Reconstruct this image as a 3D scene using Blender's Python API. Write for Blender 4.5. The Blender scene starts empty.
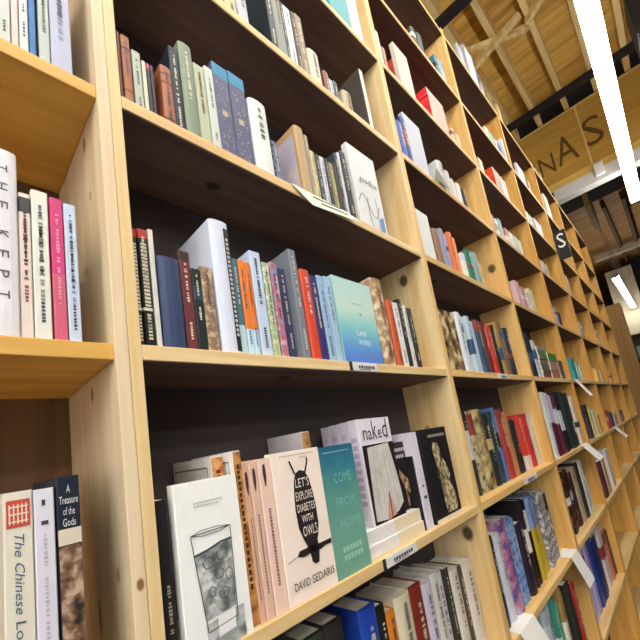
import bpy, bmesh, math, random
from mathutils import Vector, Matrix
random.seed(7)
SC = bpy.context.scene
COL = SC.collection
Z0 = 1.62                                   # height of the eye-level shelf above the floor
ROW = {-1: 1.944, 0: 1.512, 1: 1.118, 2: .751, 3: .38, 4: 0.0, 5: -.391, 6: -.758, 7: -1.139, 8: -1.52}
SEAM = [-.90, 0, .893, 1.7516, 2.5987, 3.4437, 4.2887, 5.1337, 5.9787]
BT = .016                                   # board thickness of the uprights
ST = .021                                   # shelf thickness
DEPTH = .17

# ------------------------------------------------------------------ materials
def lin(h):
    c = [int(h[i:i + 2], 16) / 255 for i in (0, 2, 4)]
    return tuple(x / 12.92 if x <= .04045 else ((x + .055) / 1.055) ** 2.4 for x in c) + (1,)

MATS = {}
def nodes(name):
    m = bpy.data.materials.new(name); m.use_nodes = True
    nt = m.node_tree
    return m, nt, nt.nodes['Principled BSDF']

def mat(h, rough=.55, spec=.35, metal=0.0, var=.06):
    k = (h, rough, metal, var)
    if k in MATS: return MATS[k]
    m, nt, b = nodes('paint_' + h)
    n = nt.nodes.new('ShaderNodeTexNoise'); n.inputs['Scale'].default_value = 60; n.inputs['Detail'].default_value = 3
    tc = nt.nodes.new('ShaderNodeTexCoord'); nt.links.new(tc.outputs['Object'], n.inputs['Vector'])
    mx = nt.nodes.new('ShaderNodeMix'); mx.data_type = 'RGBA'
    c = lin(h)
    mx.inputs[6].default_value = tuple(x * (1 - var) for x in c[:3]) + (1,)
    mx.inputs[7].default_value = tuple(min(1, x * (1 + var)) for x in c[:3]) + (1,)
    nt.links.new(n.outputs['Fac'], mx.inputs[0]); nt.links.new(mx.outputs[2], b.inputs['Base Color'])
    b.inputs['Roughness'].default_value = rough; b.inputs['Metallic'].default_value = metal
    b.inputs['Specular IOR Level'].default_value = spec
    MATS[k] = m
    return m

def blotch(a, b_, c_, scale=45, name='print'):
    """printed picture: irregular patches of three inks"""
    k = (a, b_, c_, scale)
    if k in MATS: return MATS[k]
    m, nt, b = nodes(name)
    tc = nt.nodes.new('ShaderNodeTexCoord')
    n = nt.nodes.new('ShaderNodeTexNoise'); n.inputs['Scale'].default_value = scale; n.inputs['Detail'].default_value = 4
    nt.links.new(tc.outputs['Object'], n.inputs['Vector'])
    r = nt.nodes.new('ShaderNodeValToRGB'); e = r.color_ramp.elements
    e[0].position = .36; e[0].color = lin(a); e[1].position = .62; e[1].color = lin(c_)
    x = e.new(.5); x.color = lin(b_)
    nt.links.new(n.outputs['Fac'], r.inputs[0]); nt.links.new(r.outputs[0], b.inputs['Base Color'])
    b.inputs['Roughness'].default_value = .5
    MATS[k] = m
    return m

def grad(stops, h, name='cover_print', noise=.05):
    """printed colour fade running up a cover of height h"""
    m, nt, b = nodes(name)
    tc = nt.nodes.new('ShaderNodeTexCoord'); sp = nt.nodes.new('ShaderNodeSeparateXYZ')
    nt.links.new(tc.outputs['Object'], sp.inputs[0])
    n = nt.nodes.new('ShaderNodeTexNoise'); n.inputs['Scale'].default_value = 30
    nt.links.new(tc.outputs['Object'], n.inputs['Vector'])
    d = nt.nodes.new('ShaderNodeMath'); d.operation = 'DIVIDE'; d.inputs[1].default_value = h
    nt.links.new(sp.outputs['Z'], d.inputs[0])
    ma = nt.nodes.new('ShaderNodeMath'); ma.operation = 'MULTIPLY_ADD'; ma.inputs[1].default_value = noise * 4
    nt.links.new(n.outputs['Fac'], ma.inputs[0]); nt.links.new(d.outputs[0], ma.inputs[2])
    su = nt.nodes.new('ShaderNodeMath'); su.operation = 'SUBTRACT'; su.inputs[1].default_value = noise * 2
    nt.links.new(ma.outputs[0], su.inputs[0])
    r = nt.nodes.new('ShaderNodeValToRGB'); e = r.color_ramp.elements
    e[0].position = stops[0][0]; e[0].color = lin(stops[0][1]); e[1].position = stops[-1][0]; e[1].color = lin(stops[-1][1])
    for p, c in stops[1:-1]:
        x = e.new(p); x.color = lin(c)
    nt.links.new(su.outputs[0], r.inputs[0]); nt.links.new(r.outputs[0], b.inputs['Base Color'])
    b.inputs['Roughness'].default_value = .4
    return m

def pine(name, axis, light, dark, knots=(), rough=.5, gscale=1.0):
    """sawn pine: grain streaks along one axis, optional knots at given places (object space)"""
    m, nt, b = nodes(name); L = nt.links
    tc = nt.nodes.new('ShaderNodeTexCoord'); mp = nt.nodes.new('ShaderNodeMapping')
    s = [34 * gscale] * 3; s[axis] = 1.6 * gscale
    mp.inputs['Scale'].default_value = s; L.new(tc.outputs['Object'], mp.inputs[0])
    n = nt.nodes.new('ShaderNodeTexNoise'); n.inputs['Scale'].default_value = 1; n.inputs['Detail'].default_value = 5
    n.inputs['Roughness'].default_value = .6
    L.new(mp.outputs[0], n.inputs['Vector'])
    r = nt.nodes.new('ShaderNodeValToRGB'); e = r.color_ramp.elements
    e[0].position = .3; e[0].color = lin(dark); e[1].position = .62; e[1].color = lin(light)
    L.new(n.outputs['Fac'], r.inputs[0])
    n2 = nt.nodes.new('ShaderNodeTexNoise'); n2.inputs['Scale'].default_value = 3.0
    L.new(tc.outputs['Object'], n2.inputs['Vector'])
    mx = nt.nodes.new('ShaderNodeMix'); mx.data_type = 'RGBA'; mx.blend_type = 'MULTIPLY'; mx.inputs[0].default_value = .25
    L.new(r.outputs[0], mx.inputs[6]); L.new(n2.outputs['Color'], mx.inputs[7])
    out = mx.outputs[2]
    mx.inputs[0].default_value = .0
    for (kx, ky, kz, rad, st, kc) in knots:
        sb = nt.nodes.new('ShaderNodeVectorMath'); sb.operation = 'SUBTRACT'; sb.inputs[1].default_value = (kx, ky, kz)
        L.new(tc.outputs['Object'], sb.inputs[0])
        ml = nt.nodes.new('ShaderNodeVectorMath'); ml.operation = 'MULTIPLY'
        sc = [1 / rad] * 3; sc[axis] = 1 / (rad * st); ml.inputs[1].default_value = sc
        L.new(sb.outputs[0], ml.inputs[0])
        ln = nt.nodes.new('ShaderNodeVectorMath'); ln.operation = 'LENGTH'; L.new(ml.outputs[0], ln.inputs[0])
        ra = nt.nodes.new('ShaderNodeMapRange'); ra.inputs[1].default_value = .65; ra.inputs[2].default_value = 1.15
        ra.inputs[3].default_value = .9; ra.inputs[4].default_value = 0
        L.new(ln.outputs['Value'], ra.inputs[0])
        mk = nt.nodes.new('ShaderNodeMix'); mk.data_type = 'RGBA'; mk.inputs[7].default_value = lin(kc)
        L.new(ra.outputs[0], mk.inputs[0]); L.new(out, mk.inputs[6]); out = mk.outputs[2]
    L.new(out, b.inputs['Base Color'])
    b.inputs['Roughness'].default_value = rough; b.inputs['Specular IOR Level'].default_value = .3
    return m

def emit(name, col, strength):
    m, nt, b = nodes(name)
    b.inputs['Base Color'].default_value = (.9, .9, .9, 1)
    b.inputs['Emission Color'].default_value = col + (1,); b.inputs['Emission Strength'].default_value = strength
    return m

# ------------------------------------------------------------------ objects
def tag(o, label=None, cat=None, group=None, kind=None):
    if label: o['label'] = label
    if cat: o['category'] = cat
    if group: o['group'] = group
    if kind: o['kind'] = kind
    return o

def empty(name, loc, rot=(0, 0, 0)):
    o = bpy.data.objects.new(name, None); COL.objects.link(o)
    o.location = loc; o.rotation_euler = rot; o.empty_display_size = .02
    return o

def build(name, bm, mats, parent=None, loc=(0, 0, 0), rot=(0, 0, 0), smooth=False):
    me = bpy.data.meshes.new(name)
    bmesh.ops.recalc_face_normals(bm, faces=bm.faces[:])
    bm.to_mesh(me); bm.free()
    for m in (mats if isinstance(mats, (list, tuple)) else [mats]): me.materials.append(m)
    if smooth:
        for p in me.polygons: p.use_smooth = True
    o = bpy.data.objects.new(name, me); COL.objects.link(o)
    o.location = loc; o.rotation_euler = rot
    if parent: o.parent = parent
    return o

def box(bm, x0, x1, y0, y1, z0, z1, bev=0, mi=0, M=None):
    vs = [bm.verts.new((x, y, z)) for z in (z0, z1) for y in (y0, y1) for x in (x0, x1)]
    fs = [bm.faces.new([vs[i] for i in f]) for f in ((0, 2, 3, 1), (4, 5, 7, 6), (0, 1, 5, 4), (2, 6, 7, 3), (0, 4, 6, 2), (1, 3, 7, 5))]
    for f in fs: f.material_index = mi
    if bev:
        es = list({e for f in fs for e in f.edges})
        r = bmesh.ops.bevel(bm, geom=es, offset=bev, segments=2, affect='EDGES', profile=.5)
        vs = list({v for f in r['faces'] for v in f.verts} | {v for v in vs if v.is_valid})
    if M is not None: bmesh.ops.transform(bm, matrix=M, verts=[v for v in vs if v.is_valid])
    return vs

def bar(bm, a, b, w, h, mi=0):
    """rectangular bar from point a to point b"""
    a, b = Vector(a), Vector(b); d = (b - a); L = d.length; d.normalize()
    up = Vector((0, 0, 1)) if abs(d.z) < .95 else Vector((0, 1, 0))
    s = d.cross(up).normalized(); u = s.cross(d)
    M = Matrix((( d.x, s.x, u.x, a.x), (d.y, s.y, u.y, a.y), (d.z, s.z, u.z, a.z), (0, 0, 0, 1)))
    box(bm, 0, L, -w / 2, w / 2, -h / 2, h / 2, 0, mi, M)

def tube(bm, a, b, r, seg=12):
    a, b = Vector(a), Vector(b); d = b - a
    q = d.to_track_quat('Z', 'Y').to_matrix().to_4x4()
    bmesh.ops.create_cone(bm, cap_ends=True, segments=seg, radius1=r, radius2=r, depth=d.length,
                          matrix=Matrix.Translation((a + b) / 2) @ q)

# lettering ---------------------------------------------------------
def glyphs(text):
    cu = bpy.data.curves.new('t', 'FONT'); cu.body = text; cu.resolution_u = 2
    ob = bpy.data.objects.new('t', cu); COL.objects.link(ob)
    dg = bpy.context.evaluated_depsgraph_get()
    me = bpy.data.meshes.new_from_object(ob.evaluated_get(dg))
    vs = [(v.co.x, v.co.y) for v in me.vertices]; fs = [tuple(p.vertices) for p in me.polygons]
    bpy.data.objects.remove(ob); bpy.data.curves.remove(cu); bpy.data.meshes.remove(me)
    x0 = min(v[0] for v in vs); x1 = max(v[0] for v in vs); y0 = min(v[1] for v in vs); y1 = max(v[1] for v in vs)
    return [((x - x0) / (x1 - x0), (y - y0) / (y1 - y0)) for x, y in vs], fs

def put(bm, uvs, faces, fmap, mi=0):
    vs = [bm.verts.new(fmap(u, v)) for u, v in uvs]
    for f in faces:
        try:
            ff = bm.faces.new([vs[i] for i in f]); ff.material_index = mi
        except ValueError: pass

def write(bm, text, u0, u1, v0, v1, fmap, shear=0.0, mi=0):
    """text fitted into the rectangle u0..u1 x v0..v1 of a surface"""
    g, f = glyphs(text)
    put(bm, [(u0 + (u1 - u0) * (a + shear * b), v0 + (v1 - v0) * b) for a, b in g], f, fmap, mi)

def poly(bm, pts, fmap, mi=0):
    vs = [bm.verts.new(fmap(u, v)) for u, v in pts]
    f = bm.faces.new(vs); f.material_index = mi
    bmesh.ops.triangulate(bm, faces=[f])

def rect(bm, u0, u1, v0, v1, fmap, mi=0):
    n = 8 if getattr(fmap, '__name__', '') == 'fs' else 1     # follow a rounded spine
    for k in range(n):
        a, b = u0 + (u1 - u0) * k / n, u0 + (u1 - u0) * (k + 1) / n
        poly(bm, [(a, v0), (b, v0), (b, v1), (a, v1)], fmap, mi)

def stroke(bm, pts, w, fmap, mi=0):
    for (a, b), (c, d) in zip(pts, pts[1:]):
        L = math.hypot(c - a, d - b) or 1; nx, ny = -(d - b) / L * w / 2, (c - a) / L * w / 2
        poly(bm, [(a + nx, b + ny), (a - nx, b - ny), (c - nx, d - ny), (c + nx, d + ny)], fmap, mi)

# ------------------------------------------------------------------ books
PAGES = mat('e6dfce', .8)
def cover_bm(t, h, d, b, bulge, bands):
    bm = bmesh.new(); x = t / 2
    prof = [(-x, d), (-x, .0)]
    if bulge:
        prof = [(-x, d), (-x, 0)] + [(-x * math.cos(a), -bulge * math.sin(a)) for a in (math.pi * k / 6 for k in range(1, 6))] + [(x, 0), (x, d)]
    else:
        c = min(.0012, t * .2)
        prof = [(-x, d), (-x, c), (-x + c, 0), (x - c, 0), (x, c), (x, d)]
    prof += [(x - b, d), (x - b, b), (-x + b, b), (-x + b, d)]
    cuts = sorted({0, 1} | {f for q in bands for f in q[:2]})
    rings = [[bm.verts.new((px, py, f * h)) for px, py in prof] for f in cuts]
    n = len(prof)
    for k, (lo, hi) in enumerate(zip(rings, rings[1:])):
        mid = (cuts[k] + cuts[k + 1]) / 2; mi = 0
        for j, q in enumerate(bands):
            if q[0] <= mid <= q[1]: mi = 2 + j
        for i in range(n):
            f = bm.faces.new((lo[i], lo[(i + 1) % n], hi[(i + 1) % n], hi[i])); f.material_index = mi
    # caps: left board, spine, right board
    m = n - 4                                   # number of outer points
    for ring, fl in ((rings[0], 1), (rings[-1], 0)):
        L = [ring[0], ring[1], ring[n - 2], ring[n - 1]]
        Rr = [ring[m - 2], ring[m - 1], ring[m], ring[m + 1]]
        S = [ring[i] for i in range(1, m - 1)] + [ring[m + 1], ring[n - 2]]
        for q in (L, Rr, S):
            try: bm.faces.new(q)
            except ValueError: pass
    return bm

class Book:
    """standing book: local x thickness, y depth (spine at y = 0), z height; yaw -90 deg turns the front cover to the aisle"""
    def __init__(s, loc, t, h, d, col, face=False, bands=(), hard=False, parts=True, name='book', yaw=0, pages=None, cover=None, tilt=0):
        s.t, s.h, s.d = t, h, d; s.face = face
        rot = (0, 0, -math.pi / 2 if face else yaw)
        if face: loc = (loc[0], loc[1] + t / 2, loc[2])
        b = min(.0022 if hard else .0009, t * (.2 if t > .03 else .1)); s.bulge = t * .16 if hard else 0
        s.mc = cover or mat(col, .45)
        ms = [s.mc, pages or PAGES] + [q[2] if not isinstance(q[2], str) else mat(q[2], .45) for q in bands]
        bm = cover_bm(t, h, d, b, s.bulge, bands)
        ins = .003 if hard else .0006
        loc = (loc[0], loc[1], loc[2] + .0004)
        if parts:
            s.root = empty(name, loc, rot)
            build('cover', bm, ms, s.root)
            bp = bmesh.new(); box(bp, -t / 2 + b * 1.02, t / 2 - b * 1.02, b * 1.02, d - ins, ins, h - ins)
            build('page_block', bp, ms[1], s.root)
        else:
            box(bm, -t / 2 + b * 1.02, t / 2 - b * 1.02, b * 1.02, d - ins, ins, h - ins, 0, 1)
            s.root = build(name, bm, ms, None, loc, rot)
    def fs(s, u, v):                            # spine surface, u -1..1 across, v metres up
        return (u * s.t / 2, -s.bulge * math.sqrt(max(0, 1 - u * u)) - .0005, v)
    def fr(s, u, v):                            # running down the spine: u metres from the top, v -1..1 (letter tops to the right)
        return s.fs(v, s.h - u)
    def fc(s, u, v):                            # front cover, u metres from the spine, v metres up
        return (s.t / 2 + .0005, u, v)
    def part(s, name, bm, m):
        return build(name, bm, m, s.root)

def spine_title(bk, col, a=.12, b=.6, rows=1, wd=.34):
    """printed title too small to read: a run of short marks down the spine"""
    bm = bmesh.new(); u = a * bk.h
    while u < b * bk.h:
        L = random.uniform(.0016, .004)
        if random.random() < .84:
            w = wd * random.uniform(.45, .8)
            put(bm, [(u, -w), (u + L, -w), (u + L, w), (u, w)], [(0, 1, 2, 3)], bk.fr)
        u += L + random.uniform(.0008, .0018) + (.004 if random.random() < .12 else 0)
    if bm.faces: bk.part('title_lettering', bm, mat(col, .5))
    else: bm.free()
def spine_name(bk, col, a=.72, b=.92): 
    bm = bmesh.new(); u = a * bk.h
    while u < b * bk.h:
        L = random.uniform(.002, .004)
        put(bm, [(u, -.22), (u + L, -.22), (u + L, .22), (u, .22)], [(0, 1, 2, 3)], bk.fr)
        u += L + random.uniform(.001, .0022)
    bk.part('author_lettering', bm, mat(col, .5))
# ------------------------------------------------------------------ the place
WOOD_L, WOOD_D = 'e6d5b6', 'd6ba8c'
pine_x = pine('pine_along_x', 0, WOOD_L, WOOD_D)
pine_z = pine('pine_along_z', 2, WOOD_L, WOOD_D)
back_dark = mat('544d4e', .8, .2)
back_pine = pine('pine_back', 2, '7c6048', '644c3a')
shade_under = pine('shade_painted_pine', 0, '745a54', '5a4540', [(.30, .06, Z0 - .021, .012, 1.5, '30241f'), (.20, .07, Z0 + .359, .012, 1.4, '30241f')], rough=.7)  # pine darkened to paint in the shade under the shelves
gold_x = pine('golden_pine_x', 0, 'e4b864', 'cc9744', [(-.13 + .9, .06, Z0 + .359, .012, 1.4, '7a4a20')])
WOODS = {'warm_pine_z': ('e8d09e', 'd6b074'), 'pine_along_z': (WOOD_L, WOOD_D), 'honey_pine_z': ('e6c07c', 'd09c50'), 'amber_pine_z': ('dcac5c', 'c48a3c')}
warm_z = pine('warm_pine_z', 2, 'e8d09e', 'd6b074'); warm_x = pine('warm_pine_x', 0, 'e8d09e', 'd6b074')
honey_z = pine('honey_pine_z', 2, *WOODS['honey_pine_z']); honey_x = pine('honey_pine_x', 0, 'e6c48a', 'd0a45c')
amber_z = pine('amber_pine_z', 2, *WOODS['amber_pine_z']); amber_x = pine('amber_pine_x', 0, 'e6c890', 'd2aa6a')

def carcass(name, x0, x1, y0, top, rows, label, zoff, pz, px, under, knots_right=(), knots_edge=(), back=back_dark, recess=0.0, depth=DEPTH, panel_top=None, group='bookcases along the wall'):
    root = empty(name, (x0, y0, 0)); tag(root, label, 'bookcase', group)
    w = x1 - x0; pt = panel_top or top
    for side in (0, 1):
        bm = bmesh.new(); a = 0 if side == 0 else w - BT
        box(bm, a + .0002, a + BT - .0002, 0, depth, 0, pt, .0012)
        m = pz
        if side == 1 and (knots_right or knots_edge):
            m = pine('knotty_pine', 2, *WOODS[pz.name], [(w - BT, ky, kz, r, st, c) for ky, kz, r, st, c in knots_right] + [(w - BT + kx, 0, kz, r, st, c) for kx, kz, r, st, c in knots_edge])
        build('side_panel', bm, m, root)
    for i, r in enumerate(rows):
        bm = bmesh.new()
        box(bm, BT, w - BT, recess, depth - .012, r - ST, r, .0012)
        sh = build('shelf', bm, px, root)
        if under:
            bm = bmesh.new(); box(bm, BT + .0005, w - BT - .0005, .0025, depth - .013, r - ST - .0015, r - ST + .0002); build('underside_shade', bm, under, sh)  # thin sheet added below the shelf to carry the painted shade
    bm = bmesh.new(); box(bm, BT, w - BT, depth - .011, depth, .03, top); build('back_panel', bm, back, root)
    bm = bmesh.new(); box(bm, BT, w - BT, .03, .045, 0, rows[-1] - ST); build('toe_kick', bm, px, root)
    return root

rows_abs = [ROW[r] + Z0 for r in range(-1, 9)]
CASES = [
    'leftmost pine bookcase with tan back, cut off by the picture edge',
    'nearest pine bookcase with the owl-cover book and the drooping card',
    'third pine bookcase, holding the stack of red books',
    'fourth pine bookcase, holding the stack of orange books',
    'fifth pine bookcase, left of the black sign with a letter',
    'sixth pine bookcase, right of the black sign with a letter',
    'seventh pine bookcase, last but one before the dark post',
    'eighth pine bookcase, farthest, ending at the dark post']
K1, K2, K3 = 'c08a48', '7a4a20', '3a2616'
for i in range(8):
    kr, ke = (), ()
    if i == 0:
        kr = [(.045, Z0 - .275, .0065, 1.5, K1), (.129, Z0 - .336, .005, 5, K2), (.074, Z0 + .336, .006, 2.5, K2), (.06, Z0 + .24, .006, 1.4, 'b89468'), (.107, Z0 - .043, .006, 2, K2), (.10, Z0 + .141, .005, 1.5, 'b89468')]
        ke = [(.009, Z0 - .283, .0045, 1.6, K2)]
    if i == 1: kr = [(.076, Z0 + .314, .016, 1.3, K3), (.044, Z0 - .467, .017, 1.3, K3), (.10, Z0 - .16, .008, 1.2, 'b08a5c')]
    if i == 2: kr = [(.051, Z0 + .559, .02, 1.2, K3), (.12, Z0 + .13, .012, 1.3, K2)]
    if i == 3: kr = [(.09, Z0 + .9, .018, 1.3, K2)]
    carcass('bookcase', SEAM[i], SEAM[i + 1], 0, ROW[-1] + Z0 if i else 1.944 + Z0, rows_abs, CASES[i], 0, *((pine_z, gold_x) if i < 1 else (warm_z, warm_x) if i == 1 else (honey_z, honey_x) if i == 2 else (amber_z, amber_x)), shade_under if i else None, kr, ke,
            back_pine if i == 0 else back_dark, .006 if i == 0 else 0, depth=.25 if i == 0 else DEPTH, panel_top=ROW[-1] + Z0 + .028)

# low case whose end juts into the aisle past the run
endp = pine('brown_end_board', 2, '9a7440', '86622f')
r = empty('bookcase', (6.0, -.15, 0)); tag(r, 'low brown bookcase end jutting out past the dark post', 'bookcase')
for a, nm, m in ((0, 'side_panel', endp), (.20, 'side_panel', endp)):
    bm = bmesh.new(); box(bm, a, a + .02, 0, .36, 0, Z0 + 1.05, .002); build(nm, bm, m, r)
for k in range(7):
    z = .12 + .41 * k
    if z < Z0 + 1.05:
        bm = bmesh.new(); box(bm, .02, .20, .004, .345, z - .02, z); build('shelf', bm, pine_x, r)
bm = bmesh.new(); box(bm, .02, .20, .345, .36, .03, Z0 + 1.03); build('back_panel', bm, back_dark, r)

# ------------------------------------------------------------------ books
LEVEL = {-1: 'on the open top', 0: 'three rows above drooping card', 1: 'two rows above drooping card', 2: 'row above drooping card', 3: 'drooping-card row',
         4: 'row above the owl cover', 5: 'owl-cover row', 6: 'row below the owl cover', 7: 'two rows below owl cover'}
CASE = ['leftmost bookcase', 'second bookcase', 'third bookcase', 'fourth bookcase', 'fifth bookcase', 'sixth bookcase', 'seventh bookcase', 'eighth bookcase']
ORD = ['first', 'second', 'third', 'fourth', 'fifth', 'sixth', 'seventh', 'eighth', 'ninth', 'tenth', 'eleventh', 'twelfth', 'thirteenth', 'fourteenth', 'fifteenth',
       'sixteenth', 'seventeenth', 'eighteenth', 'nineteenth', 'twentieth', 'twenty-first', 'twenty-second', 'twenty-third', 'twenty-fourth', 'twenty-fifth', 'twenty-sixth', 'twenty-seventh', 'twenty-eighth', 'twenty-ninth', 'thirtieth']
import colorsys
def colour(h):
    rr, g, b = [int(h[i:i + 2], 16) / 255 for i in (0, 2, 4)]
    hh, s, v = colorsys.rgb_to_hsv(rr, g, b); hh *= 360
    if v < .2: return 'black'
    if s < .10: return 'white' if v > .82 else 'pale grey' if v > .66 else 'grey' if v > .35 else 'charcoal'
    if s < .22 and v > .78: return 'cream' if 20 < hh < 75 else 'pale blue' if 180 < hh < 255 else 'pale green' if 75 <= hh <= 180 else 'pale pink'
    if v < .3: return 'near-black' if s < .35 else 'dark blue' if 180 < hh < 270 else 'dark brown' if hh < 70 else 'dark green' if hh < 180 else 'dark purple'
    if hh < 14 or hh > 342: return ('red' if s > .55 else 'pink' if v > .7 else 'brown') if v > .5 else 'maroon'
    if hh < 36: return 'orange' if s > .6 and v > .7 else 'tan' if v > .62 else 'brown'
    if hh < 68: return 'yellow' if s > .5 and v > .55 else 'beige' if v > .62 else 'olive'
    if hh < 165: return 'green' if v < .6 else 'pale green'
    if hh < 195: return 'teal' if v < .7 else 'aqua'
    if hh < 255: return ('blue' if s > .45 else 'light blue' if v > .65 else 'slate blue') if v > .5 else 'navy'
    return 'purple' if hh < 300 else 'magenta'

USED = set()
def book_label(cell, k, col, t, neigh, face, lie, extra=''):
    i, r = cell
    size = 'thin ' if t < .013 else 'thick ' if t > .03 else ''
    kind = 'book lying flat' if lie else 'face-out book' if face else 'book'
    pos = 'right of %s' % neigh if neigh else 'at left end'
    if lie: pos = lie
    L = '%s%s %s%s %s, %s, %s' % (size, col, extra, kind, pos, LEVEL[r], CASE[i])
    if L in USED or len(L.split()) > 16:
        L = '%s%s %s %s from left, %s, %s' % (size, col, kind, ORD[k], LEVEL[r], CASE[i])
        if lie: L = '%s book lying flat, %s, %s' % (col, lie, CASE[i])
    while L in USED: L = 'another ' + L
    USED.add(L)
    return L

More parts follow.
